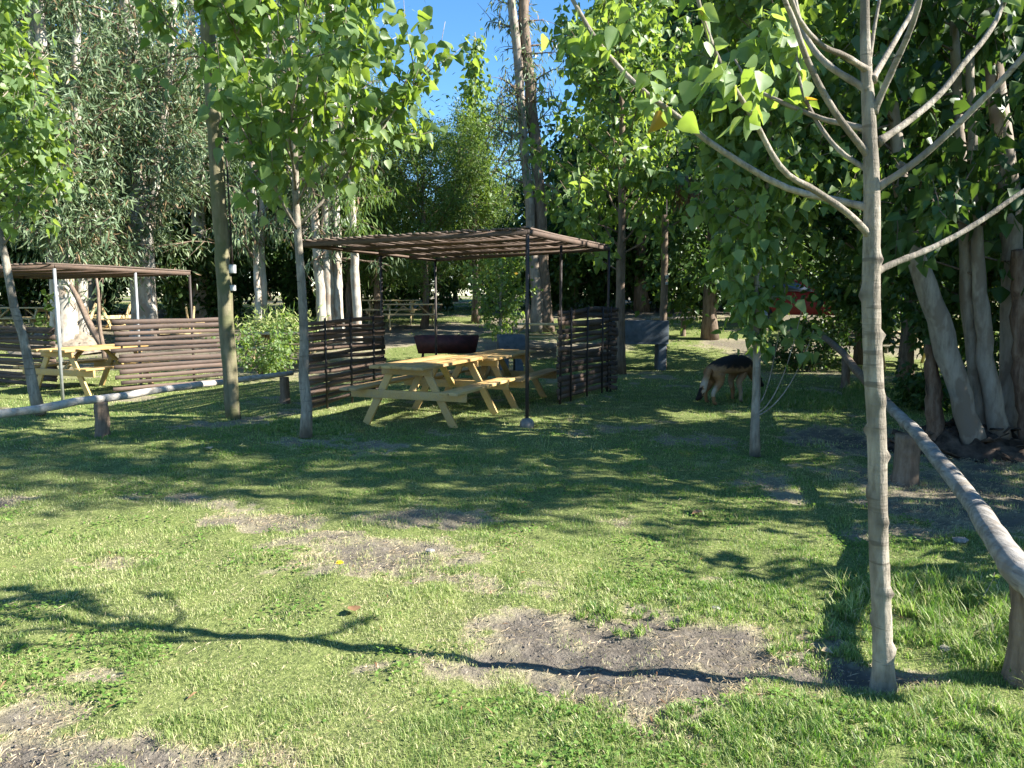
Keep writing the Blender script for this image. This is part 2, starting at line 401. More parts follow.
def bare(x, y):
    x = np.asarray(x, float); y = np.asarray(y, float)
    nx = (fbm(x * 2.2, y * 2.2, 21, 4) - .5); ny = (fbm(x * 2.2 + 9, y * 2.2, 37, 4) - .5); fine = fbm(x * 9, y * 9, 5, 3) - .5
    b = np.zeros_like(x)
    for (cx, cy, rx, ry, a) in patches:
        q = ((x - cx + nx * .5) / rx) ** 2 + ((y - cy + ny * .5) / ry) ** 2
        b = np.maximum(b, a * np.clip((1.75 - q) * .62 + fine * 1.5 + nx * .5, 0, 1))
    sm = np.clip((fbm(x * 1.3 + 40, y * 1.3, 71, 4) - .66) * 9 + fine * .8, 0, 1) * .6
    far = np.clip((y - 12) / 8, 0, 1) * np.clip((fbm(x * .5, y * .5, 91, 4) - .44) * 6, 0, 1)
    road = np.exp(-((y - 29 - .1 * x) / 2.2) ** 2) * (x > 0) * np.clip(x / 1.0, 0, 1)
    return np.clip(np.maximum.reduce([b, sm * (y < 16), far * .8, road]), 0, 1)
def axis(lo, hi, step, far, grow=1.25):
    a = list(np.arange(lo, hi + 1e-6, step)); s = step
    left = []; v = lo
    while v > -far: s *= grow; v -= s; left.append(v)
    s = step; right = []; v = hi
    while v < far: s *= grow; v += s; right.append(v)
    return np.array(left[::-1] + a + right)
gx = axis(-7.5, 6.5, .04, 900); gy = np.concatenate([[-600, -200, -80, -30, -12, -5, -2, 0, .8], np.arange(1.4, 13, .04), np.arange(13, 40, .3), [42, 45, 50, 56, 64, 75, 90, 120, 170, 260, 420, 900]])
X, Y = np.meshgrid(gx, gy); bx = bare(X, Y); Z = terr(X, Y) - bx * .018 * (Y < 14) + np.clip(bx - .3, 0, 1) * (fbm(X * 9, Y * 9, 17, 3) - .5) * .055 * (Y < 13)
nx_, ny_ = len(gx), len(gy); I = np.arange(nx_ * ny_).reshape(ny_, nx_)
Q = np.stack([I[:-1, :-1], I[:-1, 1:], I[1:, 1:], I[1:, :-1]], -1).reshape(-1, 4)
gm = np_mesh('ground', np.stack([X, Y, Z], -1).reshape(-1, 3), Q, 4, {'bare': bx.ravel()}, True)
ground = bpy.data.objects.new('ground', gm); COL.objects.link(ground); tag(ground, 'uneven lawn with bare dark soil patches', 'ground', None, 'structure')
m, nt, out = new_mat('lawn_soil'); v = tex_coord(nt)
b = attr(nt, 'bare'); n1 = noise_tex(nt, v, 3, 6, .7); n2 = noise_tex(nt, v, 45, 4, .7); n3 = noise_tex(nt, v, 14, 5, .65)
soil = ramp(nt, n3, [(.3, (.070, .059, .048)), (.5, (.128, .110, .089)), (.75, (.225, .196, .152))])
soil = mixc(nt, ramp(nt, n1, [(.45, (0, 0, 0)), (.62, (.7, .7, .7))]), soil, (.088, .076, .064)); soil = mixc(nt, ramp(nt, n2, [(.62, (0, 0, 0)), (.70, (.6, .6, .6))]), soil, (.30, .27, .22))
thatch = ramp(nt, n2, [(.3, (.05, .07, .022)), (.55, (.16, .19, .06)), (.75, (.29, .29, .12))])
bf = mathn(nt, 'ADD', b, mathn(nt, 'MULTIPLY', mathn(nt, 'SUBTRACT', n3, .5), 1.1))
c = mixc(nt, ramp(nt, bf, [(.18, (0, 0, 0)), (.42, (1, 1, 1))]), thatch, mixc(nt, n2, (.17, .15, .09), (.34, .30, .20))); c = mixc(nt, ramp(nt, bf, [(.45, (0, 0, 0)), (.95, (1, 1, 1))]), c, soil)
pbsdf(nt, out, c, .95, bump(nt, mathn(nt, 'ADD', n2, n3), .8, .02), .1); gm.materials.append(m)

# ------------------------------------------------------------------ grass (stuff)
tufts = []
def tuft(px, py, rx, ry, h):
    c = G(px, py); tufts.append((c.x, c.y, abs(G(px + rx, py).x - c.x), max(.06, abs(G(px, py - ry).y - G(px, min(767, py + ry)).y) / 2), h))
for t in [(925, 615, 85, 36, .11), (985, 640, 50, 50, .13), (960, 600, 40, 16, .12), (790, 722, 120, 24, .05), (900, 742, 150, 30, .055), (600, 625, 26, 16, .06), (655, 625, 38, 10, .05), (745, 600, 70, 20, .045),
          (850, 640, 40, 26, .05), (560, 720, 60, 40, .035), (750, 740, 90, 30, .05), (640, 590, 60, 16, .035), (310, 430, 40, 8, .06), (440, 560, 60, 40, .02), (275, 690, 120, 40, .015), (795, 655, 25, 14, .05), (1000, 740, 60, 40, .08), (800, 400, 60, 8, .1), (900, 400, 40, 10, .15)]:
    tuft(*t)
def grass_mesh():
    g = np.random.default_rng(5); Vs = []; Fs = []; Ts = []; n0 = 0
    zones = [(1.7, 3.2, 19000, .0024, 1.0, 5), (3.2, 5, 11000, .003, 1.0, 5), (5, 8, 4800, .0048, 1.25, 3), (8, 13, 1500, .008, 1.45, 3), (13, 21, 420, .016, 1.35, 3), (21, 40, 60, .04, 1.8, 3)]
    for (y0, y1, dens, w, hs, nv) in zones:
        hw = .74 * y1 + 1.2; n = int((y1 - y0) * 2 * hw * dens)
        x = g.uniform(-hw, hw, n); y = g.uniform(y0, y1, n); k = np.abs(x) < .74 * y + 1.2; x, y = x[k], y[k]
        bb = bare(x, y); cl = np.clip(.5 + 1.5 * (fbm(x * 5.5, y * 5.5, 55, 4) - .5), 0, 1); pat = np.clip(.5 + 1.3 * (.5 * fbm(x * .9, y * .9, 63, 3) + .5 * fbm(x * 3.5, y * 3.5, 66, 3) - .5), 0, 1)
        keep = g.uniform(size=len(x)) < np.clip(1.1 - bb * 1.45 + .5 * (cl > .62), .015, 1) * np.clip(.30 + 1.5 * cl, .22, 1)
        x, y, bb, cl, pat = x[keep], y[keep], bb[keep], cl[keep], pat[keep]; n = len(x)
        hgt = (.010 + .052 * np.clip(cl - .30, 0, 1) ** 1.15) * (1 - .5 * bb); green = np.zeros(n)
        for (cx, cy, rx, ry, h) in tufts:
            q = np.exp(-(((x - cx) / rx) ** 2 + ((y - cy) / ry) ** 2)); hgt = hgt + .22 * h * q * np.clip(vnoise(x * 14, y * 14, 8) * 1.7 - .2, .1, 1.3); green = np.maximum(green, q * min(1, h / .06))
        hgt = hgt * g.uniform(.55, 1.35, n) * hs
        az = g.uniform(0, 6.283, n); bend = g.uniform(.25, 1.5, n) * (1 - .35 * green)
        fx, fy = np.cos(az), np.sin(az); sx, sy = -fy, fx
        ww = w * g.uniform(.6, 1.4, n); z = terr(x, y) - .004
        tn = np.clip(.44 + .95 * (pat - .40) + g.normal(size=n) * .20 + .35 * bb - .28 * green + .55 * (.5 - cl), 0, 1)
        tn = np.where(g.uniform(size=n) < .07, g.uniform(.8, 1, n), tn)
        def pt(fr_w, out_, up_): return np.stack([x + sx * ww * fr_w + fx * out_, y + sy * ww * fr_w + fy * out_, z + up_], 1)
        cb, sb = np.cos(bend), np.sin(bend)
        if nv == 5:
            V = np.stack([pt(-.5, 0, 0), pt(.5, 0, 0), pt(-.4, hgt * .18 * sb, hgt * .55), pt(.4, hgt * .18 * sb, hgt * .55), pt(0, hgt * .8 * sb, hgt * (.55 + .45 * cb))], 1)
            Fa = np.array([(0, 1, 3), (0, 3, 2), (2, 3, 4)])
        else:
            V = np.stack([pt(-.5, 0, 0), pt(.5, 0, 0), pt(0, hgt * .7 * sb, hgt * (.5 + .5 * cb))], 1); Fa = np.array([(0, 1, 2)])
        Vs.append(V.reshape(-1, 3)); Fs.append((Fa[None] + (np.arange(n) * nv)[:, None, None]).ravel() + n0); Ts.append(np.repeat(tn, nv)); n0 += n * nv
    for (cx, cy, rx, ry, h) in tufts:      # clumps of longer blades fanning out from one root
        if h < .03: continue
        nc = int(60 * rx * ry * 3.14 / (.25 + h * 2) * 2.2) + 4; aa = g.uniform(0, 6.28, nc); q = np.sqrt(g.uniform(size=nc)) * 1.15
        X0, Y0 = cx + rx * q * np.cos(aa), cy + ry * q * np.sin(aa); kk = bare(X0, Y0) < .85; X0, Y0 = X0[kk], Y0[kk]; nb = 26; n = len(X0) * nb
        if n == 0: continue
        sz = np.repeat(g.uniform(.5, 1.35, len(X0)), nb); x = np.repeat(X0, nb) + g.normal(size=n) * .014 * sz; y = np.repeat(Y0, nb) + g.normal(size=n) * .014 * sz
        ln = h * .88 * sz * g.uniform(.45, 1.2, n); az = g.uniform(0, 6.283, n); t1 = g.uniform(.05, .65, n); t2 = t1 + g.uniform(.2, 1.0, n); ww = g.uniform(.0025, .0055, n) * (1 + .06 * y)
        fx, fy = np.cos(az), np.sin(az); z = terr(x, y) - .004; tn = np.clip(np.repeat(g.uniform(.12, .55, len(X0)), nb) + g.normal(size=n) * .13, 0, .95); tn = np.where(g.uniform(size=n) < .08, .95, tn)
        def pt(w_, o_, u_): return np.stack([x - fy * ww * w_ + fx * o_, y + fx * ww * w_ + fy * o_, z + u_], 1)
        o1, u1 = ln * .5 * np.sin(t1), ln * .5 * np.cos(t1); o2, u2 = o1 + ln * .5 * np.sin(t2), u1 + ln * .5 * np.cos(t2)
        V = np.stack([pt(-.5, 0, 0), pt(.5, 0, 0), pt(-.45, o1, u1), pt(.45, o1, u1), pt(0, o2, u2)], 1); Fa = np.array([(0, 1, 3), (0, 3, 2), (2, 3, 4)])
        Vs.append(V.reshape(-1, 3)); Fs.append((Fa[None] + (np.arange(n) * 5)[:, None, None]).ravel() + n0); Ts.append(np.repeat(tn, 5)); n0 += n * 5
    return np_mesh('grass', np.concatenate(Vs), np.concatenate(Fs), 3, {'tint': np.concatenate(Ts)})
me = grass_mesh(); me.materials.append(M['grass'])
o = bpy.data.objects.new('grass', me); COL.objects.link(o); tag(o, 'short scruffy lawn grass with taller tufts', 'grass', None, 'stuff')
def straw_mesh():
    g = np.random.default_rng(15); n = 260000
    y = 1.8 + 9.5 * g.uniform(size=n) ** 1.5; x = g.uniform(-1, 1, n) * (.72 * y + .8)
    bb = bare(x, y); k = g.uniform(size=n) < np.clip((bb - .08) * 1.6, 0, .5) * np.clip(1.7 - bb * 1.3, .2, 1) * np.clip(vnoise(x * 4, y * 4, 77) * 1.9 - .35, .04, 1) + .035
    x, y = x[k], y[k]; n = len(x); az = g.uniform(0, 6.28, n); ln = g.uniform(.010, .042, n) * np.where(g.uniform(size=n) < .1, 2, 1); w = g.uniform(.0004, .0009, n) * (1 + y * .14)
    z = terr(x, y) + g.uniform(0, .010, n) - .004; fx, fy = np.cos(az), np.sin(az); up = g.uniform(-.01, .03, n)
    P = np.stack([x, y, z], 1); D = np.stack([fx, fy, up / ln * .6], 1) * ln[:, None]; S = np.stack([-fy, fx, np.zeros(n)], 1) * w[:, None]
    V = np.stack([P - S, P + S, P + D * .6 + S + [0, 0, .003], P + D], 1)
    Fa = np.array([(0, 1, 2), (0, 2, 3)]); return np_mesh('straw_litter', V.reshape(-1, 3), Fa[None] + (np.arange(n) * 4)[:, None, None], 3, {'tint': np.repeat(g.uniform(0, 1, n), 4)})
me = straw_mesh(); me.materials.append(M['straw'])
o = bpy.data.objects.new('straw_litter', me); COL.objects.link(o); tag(o, 'dry straw bits strewn over the bare soil', 'litter', None, 'stuff')

def clover():
    g = np.random.default_rng(25); n = 90000; y = 1.8 + 7.5 * g.uniform(size=n) ** 1.3; x = g.uniform(-1, 1, n) * (.72 * y + .8)
    k = (fbm(x * 2.4, y * 2.4, 83, 3) + g.normal(size=n) * .05 > .60) & (bare(x, y) < .35); x, y = x[k], y[k]; n = len(x)
    P = np.stack([x, y, terr(x, y) + g.uniform(.006, .028, n)], 1); az = g.uniform(0, 6.28, n)
    me = leaves_mesh('clover', P, np.stack([np.cos(az), np.sin(az), g.normal(size=n) * .25], 1), np.array([0, 0, 1.0]) + g.normal(size=(n, 3)) * .35, g.uniform(.010, .024, n) * (1 + .05 * y), 'kite', g.uniform(.1, .9, n))
    me.materials.append(M['clover']); o = bpy.data.objects.new('clover', me); COL.objects.link(o); tag(o, 'small leafy weeds and clover growing among the grass', 'clover', None, 'stuff')
    n = 520; y = 2 + 11 * g.uniform(size=n) ** 1.2; x = g.uniform(-1, 1, n) * (.72 * y + .8); az = g.uniform(0, 6.28, n)
    P = np.stack([x, y, terr(x, y) + .025], 1)
    me = leaves_mesh('leaf_litter', P, np.stack([np.cos(az), np.sin(az), g.normal(size=n) * .3], 1), np.array([0, 0, 1.0]) + g.normal(size=(n, 3)) * .5, g.uniform(.015, .05, n), 'lance' , g.uniform(0, 1, n))
    me.materials.append(M['dead']); o = bpy.data.objects.new('leaf_litter', me); COL.objects.link(o); tag(o, 'little dead leaves scattered over the lawn', 'litter', None, 'stuff')
clover()
def crumbs():
    g = np.random.default_rng(35); n = 30000; y = 1.8 + 7 * g.uniform(size=n) ** 1.3; x = g.uniform(-1, 1, n) * (.72 * y + .8); k = bare(x, y) > .55; x, y = x[k][:4500], y[k][:4500]; n = len(x)
    s_ = .002 + .007 * g.uniform(size=n) ** 3; O = np.array([(1, 0, 0), (-1, 0, 0), (0, 1, 0), (0, -1, 0), (0, 0, .8), (0, 0, -.8)])
    V = (np.stack([x, y, terr(x, y) - .008 + s_ * .5], 1)[:, None] + O[None] * s_[:, None, None] * g.uniform(.6, 1.3, (n, 6, 1))); Fa = np.array([(0, 2, 4), (2, 1, 4), (1, 3, 4), (3, 0, 4), (2, 0, 5), (1, 2, 5), (3, 1, 5), (0, 3, 5)])
    me = np_mesh('soil_crumbs', V.reshape(-1, 3), Fa[None] + (np.arange(n) * 6)[:, None, None], 3); me.materials.append(M['crumb']); o = bpy.data.objects.new('gravel', me); COL.objects.link(o); tag(o, 'crumbs of dry earth and grit on the bare patches', 'gravel', None, 'stuff')
crumbs()

# ================================================================== NEAR TREES
# --- young pruned tree in front
def front_tree():
    Y0 = G(887, 690).y
    t = Tree(101); e = empty('young_tree', G(884, 688), 0, 'bare trunk young tree with pruned knots standing in the sunny foreground', 'tree')
    base = Vector(e.location)
    px = [(884, 690, 27), (881, 620, 26.5), (879, 540, 26), (877, 460, 25), (874, 380, 25), (872, 300, 24), (871, 235, 22), (870, 170, 20), (869, 100, 16.5), (867, 50, 13), (865, 0, 11), (862, -90, 8), (858, -220, 5), (856, -360, 2)]
    sc = Y0 / F
    P = np.array([at(a, b_, Y0) - base for a, b_, _ in px]); rr = np.array([w * sc / 2 * .73 for *_, w in px])
    zz = np.concatenate([np.linspace(P[0][2] - .03, P[-1][2], 150)])
    o_ = np.argsort(P[:, 2]); pts = np.stack([np.interp(zz, P[o_, 2], P[o_, k]) for k in (0, 1)] + [zz], 1); rad = np.interp(zz, P[o_, 2], rr[o_])
    pts[:, :2] += np.stack([np.sin(zz * 7) * .004, np.cos(zz * 5) * .004], 1)
    rad *= 1 + .45 * np.exp(-np.clip(zz, 0, 9) / .07)
    scar = np.zeros((150, 24)); seg = 24; th = np.linspace(0, 2 * math.pi, seg, endpoint=False); mod = np.ones((150, seg)) + t.g.normal(size=(150, seg)) * .008
    g = t.g
    for zk, ak in [(.17, -.6), (.30, 2.4), (.42, -.9), (.52, .6), (.72, -1.2), (.83, 3), (.98, -.4), (1.08, 2.5), (1.2, -1.0), (1.33, 2.0), (1.45, -.3), (1.62, 3.0), (1.75, -.7)]:
        da = np.angle(np.exp(1j * (th - ak)))
        mod += .46 * np.exp(-((zz[:, None] - zk) / .016) ** 2) * np.exp(-(da[None] / .55) ** 2)
        scar = np.maximum(scar, .75 * np.exp(-((zz[:, None] - zk + .006) / .011) ** 2) * np.exp(-(da[None] / .8) ** 2)); scar = np.maximum(scar, .32 * np.exp(-((zz[:, None] - zk + .012 * np.cos(da)[None]) / .006) ** 2) * (np.cos(da)[None] > -.5))
        mod -= .07 * np.exp(-((zz[:, None] - zk - .028) / .016) ** 2) * np.exp(-(da[None] / .9) ** 2)
        mod += .022 * np.exp(-((zz[:, None] - zk + .012 * np.cos(da)[None]) / .006) ** 2)
    t.mb.tube(pts, rad, seg, mod=mod, tint=np.clip(.5 + scar, 0, 1.25).ravel())
    tr = t.mb.build('trunk', M['bark_poplar'], e, True)
    B = [ # pixel path, start width, end width px, depth swing (m)
        ([(874, 241), (850, 215), (816, 191), (782, 169), (752, 116), (722, 67), (702, 15), (690, -40)], 9, 4, -.35, .55),
        ([(871, 208), (840, 201), (782, 186), (715, 146), (677, 116), (640, 88), (600, 45), (570, -5), (540, -60)], 9.5, 5, .30, .5),
        ([(869, 171), (839, 150), (816, 120), (801, 86), (796, 49), (790, 10)], 6.5, 3, .4, .5),
        ([(872, 160), (835, 112), (809, 64), (794, 22), (782, -10), (770, -80)], 9, 5, -.2, 2),
        ([(869, 130), (845, 124), (820, 118), (775, 99), (752, 86), (735, 60)], 8.5, 3, .35, .45),
        ([(868, 90), (827, 64), (805, 35), (795, 0), (788, -60)], 9, 5, .25, 2),
        ([(867, 70), (845, 56), (820, 44), (797, 15), (785, -30)], 8, 4, -.3, 2),
        ([(873, 113), (895, 64), (910, 30), (921, -5), (935, -70)], 8.5, 5, -.25, 2),
        ([(872, 80), (885, 58), (899, 34), (915, 5), (940, -60)], 8.5, 5, .3, 2),
        ([(877, 143), (910, 120), (940, 94), (965, 62), (985, 38), (1000, 12), (1020, -40)], 9, 6, .3, .75),
        ([(876, 188), (900, 173), (925, 154), (955, 127), (977, 105), (1000, 82), (1024, 56), (1070, 5)], 9.5, 6.5, -.2, .9),
        ([(875, 272), (897, 262), (920, 253), (950, 239), (985, 218), (1024, 191), (1080, 160)], 9, 5.5, .1, .9),
        ([(869, 66), (874, 30), (880, -5), (886, -60)], 5, 3, .1, 2)]
    for pth, w0, w1, dy, ls in B:
        n = len(pth); pts = [np.array(at(a, b_, Y0 + dy * (i / (n - 1))) - base) for i, (a, b_) in enumerate(pth)]
        pts = np.array(pts); u = np.linspace(0, n - 1, 26); k = np.minimum(u.astype(int), n - 2); fr = (u - k)[:, None]
        p0 = pts[np.maximum(k - 1, 0)]; p1 = pts[k]; p2 = pts[k + 1]; p3 = pts[np.minimum(k + 2, n - 1)]
        c = .5 * (2 * p1 + (p2 - p0) * fr + (2 * p0 - 5 * p1 + 4 * p2 - p3) * fr ** 2 + (3 * p1 - p0 - 3 * p2 + p3) * fr ** 3)
        mb = MB(); rr2 = np.linspace(w0, w1, 26) * sc / 2 * .78 * (1 + .10 * (np.sin(np.arange(26) * 2.1 + dy * 9) > .75)); rr2[0] *= 1.6; rr2[1] *= 1.2
        mb.tube(c, rr2, 10); mb.build('branch', M['bark_poplar'], e, True)
        if ls < 1: t.tw.append((c, (ls, 1.0)))
        for j in range(int(5 if ls < .7 else 0)):   # leafy side twigs
            q = c[g.integers(int(26 * ls), 25)]; cc = t.curve(q, g.normal(size=3) * .6 + np.array([-.3, 0, .25]), g.uniform(.12, .3), 4, .1, .2)
            mb2 = t.mb; t.tw.append((cc, (.2, 1)))
    lm = t.leaves(190, .078, 'heart', .03, .9, .3, yellow=.012, tint=(.3, .93))
    lm.materials.append(M['poplar']); o = bpy.data.objects.new('crown', lm); COL.objects.link(o); o.parent = e
    # top of the crown, out of the picture but throwing its shadow on the lawn
    t2 = Tree(102); tl = pts if False else np.array([[0, 0, 2.6], [-.05, 0, 3.4], [-.05, .05, 4.2]])
    return e
front_tree()

poplar('poplar_tree', G(306, 437), 7.4, 1.62, .058, 'leafy poplar with pale straight trunk in front of the slatted pergola', 21, z0=2.25, lean=(-.06, 0), nb=54, nleaf=5000, size=.138, sub=6, spread=.15, rise=.55)
poplar('poplar_tree', G(40, 415), 7.5, 1.25, .062, 'leaning leafy poplar beside the smaller pergola and log rail', 33, z0=2.2, lean=(-1.25, .2), nb=50, nleaf=3900, size=.125, sub=5, spread=.16, rise=.6)
poplar('poplar_tree', G(620, 374), 9.5, 2.0, .11, 'bright leaved poplar with trunk darkened for shade behind the slat stack', 45, bark='bark_dark', z0=2.1, lean=(-.1, 0), nb=54, nleaf=5000, size=.17, kind='heart6', sub=5, spread=.22, rise=.5)  # dark bark swapped in so the trunk's colour carries the shade
poplar('poplar_tree', G(470, 331) + Vector((0, 3, .1)), 9.3, .85, .1, 'slim pointed poplar rising against the blue sky', 57, z0=2.5, nb=46, nleaf=1700, size=.19, kind='heart6', spread=.2, rise=1.0)

def drooping_sapling():
    t = Tree(66); tl = trunk_line(t.g, 5.4, (.15, 0), .03, 18); t.mb.tube(tl, flare(18, .044, .012), 9); t.tw.append((tl[6:], (.1, 1)))
    t.crown(tl, 1.1, 5.2, .95, 68, .6, .1, 4, 'vase', leafstart=.1)
    for a, x1, z1 in [(0, .55, 1.3), (.3, .45, 1.6), (1.2, .3, 1.8)]:
        p0 = np.array([0, 0, .42 + .1 * a]); q = np.array([x1 * .6, .1 * a, .55]); r_ = np.array([x1, .12 * a, z1])
        u = np.linspace(0, 1, 12)[:, None]; c = (1 - u) ** 2 * p0 + 2 * u * (1 - u) * q + u ** 2 * r_
        t.limb(c, .009, .004, 6, (.75, 1))
    lm = t.leaves(5200, .13, 'heart6', .13, .9, .4)
    return t.finish('poplar_sapling', G(755, 457), M['bark_poplar'], M['poplar'], lm, 'small poplar with low drooping foliage and thin suckers beside the dog', 'tree')
drooping_sapling()

# --- generic trunk following points in the picture at one distance
def px_trunk(pts, Y, base): return np.array([np.array(at(a, b_, Y) - base) for a, b_, _ in pts]), np.array([w * Y / F / 2 for *_, w in pts])
def multi_stem(name, base, Y, stems, label, seed, crown, bark='bark_euc', mound=None, leafmat='euc', kind='lance', nleaf=3000, size=.16, spread=.25, group=None, droop=1.1, dy=.25):
    t = Tree(seed); e = empty(name, base, 0, label, 'tree', group)
    for i, s_ in enumerate(stems):
        mt = bark
        if isinstance(s_, tuple): mt, s_ = s_
        Yi = Y + ((i * .618) % 1 - .5) * dy * 2
        P, rr = px_trunk(s_, Yi, base); n = 20
        u = np.linspace(0, len(P) - 1, n); k = np.arange(len(P)); pts = np.stack([np.interp(u, k, P[:, j]) for j in range(3)], 1); rad = np.interp(u, k, rr)
        pts[1:-1] += t.g.normal(size=(n - 2, 3)) * rad.mean() * .10
        mb = MB(); mb.tube(pts, rad * (1 + .3 * np.exp(-np.arange(n) / 1.5)), 12, mod=knobs(t.g, n, 12, .045)); mb.build('trunk', M[mt], e, True)
        if crown and mt != 'bark_peel': crown(t, pts)
    if mound:
        r, h = mound; g = np.random.default_rng(seed); V = []; nr, na = 9, 26
        for a in range(nr):
            f = a / (nr - 1)
            for b_ in range(na):
                th = b_ / na * 6.283; rr_ = r * f * (1 + .15 * math.sin(3 * th + seed)); V.append((rr_ * math.cos(th), rr_ * math.sin(th) * .7, h * (1 - f ** 1.6) + g.normal() * .045 - .05))
        Fq = [(a * na + b_, a * na + (b_ + 1) % na, (a + 1) * na + (b_ + 1) % na, (a + 1) * na + b_) for a in range(nr - 1) for b_ in range(na)]
        mb = MB(); mb.add(V, Fq)
        for k in range(60):
            th = g.uniform(0, 6.28); f = g.uniform(.2, 1.05) * r; p = Vector((f * math.cos(th), f * math.sin(th) * .7, h * (1 - (f / r) ** 1.6) + .02)); d = Vector((g.normal(), g.normal(), g.normal() * .4)).normalized() * g.uniform(.08, .3)
            mb.beam(p - d / 2, p + d / 2, g.uniform(.02, .07), g.uniform(.008, .02), (g.normal() * .5, g.normal() * .5, 1), tint=g.uniform())
        mb.build('root_mound', M['mound'] if r < 1.2 else M['peel'], e, True)
    if t.tw:
        if t.mb.n: t.mb.build('branch_sprays', M['bark_dark'], e, True)
        lm = t.leaves(nleaf, size, kind, spread, droop, .2, clump=9 if kind == 'lance' else 1, yellow=.07 if kind == 'lance' else .002); lm.materials.append(M[leafmat]); o = bpy.data.objects.new('crown', lm); COL.objects.link(o); o.parent = e
    return e

# right clump: pale trunks out of one dark root mound, large leaves hanging in the shade
b0 = G(972, 452)
def crown_right(t, pts):
    top = pts[-1]; 
    for k in range(12):
        f = t.g.uniform(.6, 1); p = pts[int(f * (len(pts) - 1))]
        d = t.g.normal(size=3) * np.array([.8, .8, .25]) + np.array([-.1, -.1, .35]); c = t.curve(p, d, t.g.uniform(.7, 1.6), 6, -.25, .15); t.limb(c, .014, .004, 5, (.2, 1))
        for j in range(3):
            cc = t.curve(c[3 + j], t.g.normal(size=3) + np.array([0, 0, -.1]), t.g.uniform(.3, .7), 4, -.2, .15); t.limb(cc, .006, .002, 4, (0, 1))
multi_stem('eucalyptus_tree', b0, b0.y, [
    [(974, 446, 20), (962, 400, 20), (948, 345, 22), (930, 300, 21), (914, 250, 17), (900, 170, 13), (890, 80, 10), (880, -60, 6)],
    [(984, 452, 12), (978, 400, 13), (970, 330, 13), (966, 260, 12), (962, 180, 10), (955, 60, 8), (950, -80, 5)],
    [(1000, 440, 16), (990, 390, 17), (984, 330, 15), (978, 270, 12), (975, 170, 9), (970, 50, 7)],
    [(1006, 450, 23), (1010, 400, 21), (1014, 330, 20), (1012, 250, 20), (1006, 170, 20), (996, 100, 17), (990, 0, 14), (985, -120, 10)],
    ('bark_peel', [(936, 446, 17), (934, 410, 16), (932, 375, 14), (930, 345, 8)]),
    ('bark_peel', [(1030, 445, 16), (1022, 380, 17), (1020, 310, 16), (1018, 250, 12)])],
    'clump of pale eucalyptus trunks on a dark root mound beside the log rail', 301, crown_right, bark='bark_euc_darkened', mound=(.95, .32), kind='heart6', leafmat='broad', nleaf=2800, size=.16, spread=.16, dy=.2)

# left clump: bleached trunks with a heap of peeled bark
b1 = G(66, 368) ; b1 = Vector((at(66, 345, 20).x, 20, TZ(at(66, 345, 20).x, 20)))
def crown_euc(r, n, zmin=.35, zmax=1):
    def f(t, pts):
        for k in range(n):
            q = t.g.uniform(zmin, zmax); p = pts[int(q * (len(pts) - 1))]
            d = t.g.normal(size=3) * np.array([1, 1, .35]) + np.array([0, 0, .35]); c = t.curve(p, d, t.g.uniform(.4, 1) * r, 6, .0, .16); t.limb(c, .035, .008, 5, (.25, 1))
            for j in range(4):
                cc = t.curve(c[2 + j], t.g.normal(size=3) + np.array([0, 0, -.1]), t.g.uniform(.25, .5) * r, 4, -.4, .18); t.limb(cc, .012, .003, 4, (0, 1))
    return f
multi_stem('eucalyptus_tree', b1, 20, [
    [(66, 372, 26), (66, 330, 20), (65, 280, 17), (62, 230, 15), (55, 190, 14), (48, 140, 12), (40, 40, 10), (30, -150, 6)],
    [(84, 372, 14), (82, 310, 11), (80, 250, 10), (79, 190, 10), (76, 100, 8), (80, -100, 5)],
    [(58, 372, 16), (56, 300, 9), (50, 230, 9), (44, 180, 9), (36, 60, 8), (20, -120, 5)]],
    'cluster of bleached eucalyptus trunks behind the table under the smaller pergola', 311, crown_euc(2.0, 34, .40, 1), mound=(1.25, .6), nleaf=19000, size=.24, spread=.36, droop=.6)
b2 = Vector((at(142, 340, 22).x, 22, TZ(at(142, 340, 22).x, 22)))
multi_stem('eucalyptus_tree', b2, 22, [
    [(146, 352, 26), (145, 320, 24), (143, 280, 22), (140, 230, 24), (136, 170, 20), (132, 90, 16), (128, 0, 13), (120, -180, 7)],
    [(143, 270, 12), (150, 215, 10), (158, 160, 9), (168, 80, 8), (178, -60, 6)]],
    'big blue green eucalyptus with pale forked trunk behind the brown slat panel', 321, crown_euc(3.2, 40, .37, .85), nleaf=20000, size=.24, spread=.40, dy=.1, droop=.5)
for px, stems, lab, sd in [(262, [[(260, 345, 7), (258, 300, 6.5), (255, 240, 6), (252, 150, 5), (248, 0, 4)], [(266, 345, 8), (264, 300, 7), (261, 240, 6), (264, 150, 5), (270, 0, 4)]], 'pair of thin twin eucalyptus trunks in the shade behind the green bush', 331),
                       (330, [[(322, 350, 11), (321, 300, 10), (317, 250, 9), (312, 180, 8), (305, 20, 6)], [(339, 350, 12), (337, 300, 11), (336, 240, 10), (334, 160, 8), (330, 0, 6)], [(331, 350, 12), (328, 300, 11), (326, 200, 9), (328, 60, 7)]], 'three eucalyptus trunks seen just above the wavy slat panel', 341),
                       (358, [[(358, 350, 9), (357, 310, 9), (354, 250, 8), (350, 150, 7), (352, 0, 5)]], 'single narrow eucalyptus trunk with drooping dry leaves over the wavy panel', 351)]:
    bb_ = Vector((at(px, 345, 20.5).x, 20.5, TZ(at(px, 345, 20.5).x, 20.5)))
    multi_stem('eucalyptus_tree', bb_, 20.5, stems, lab, sd, crown_euc(1.7, 12, .45), nleaf=2600, size=.22, spread=.25, leafmat='willow' if sd == 351 else 'euc')
b3 = G(541, 331)
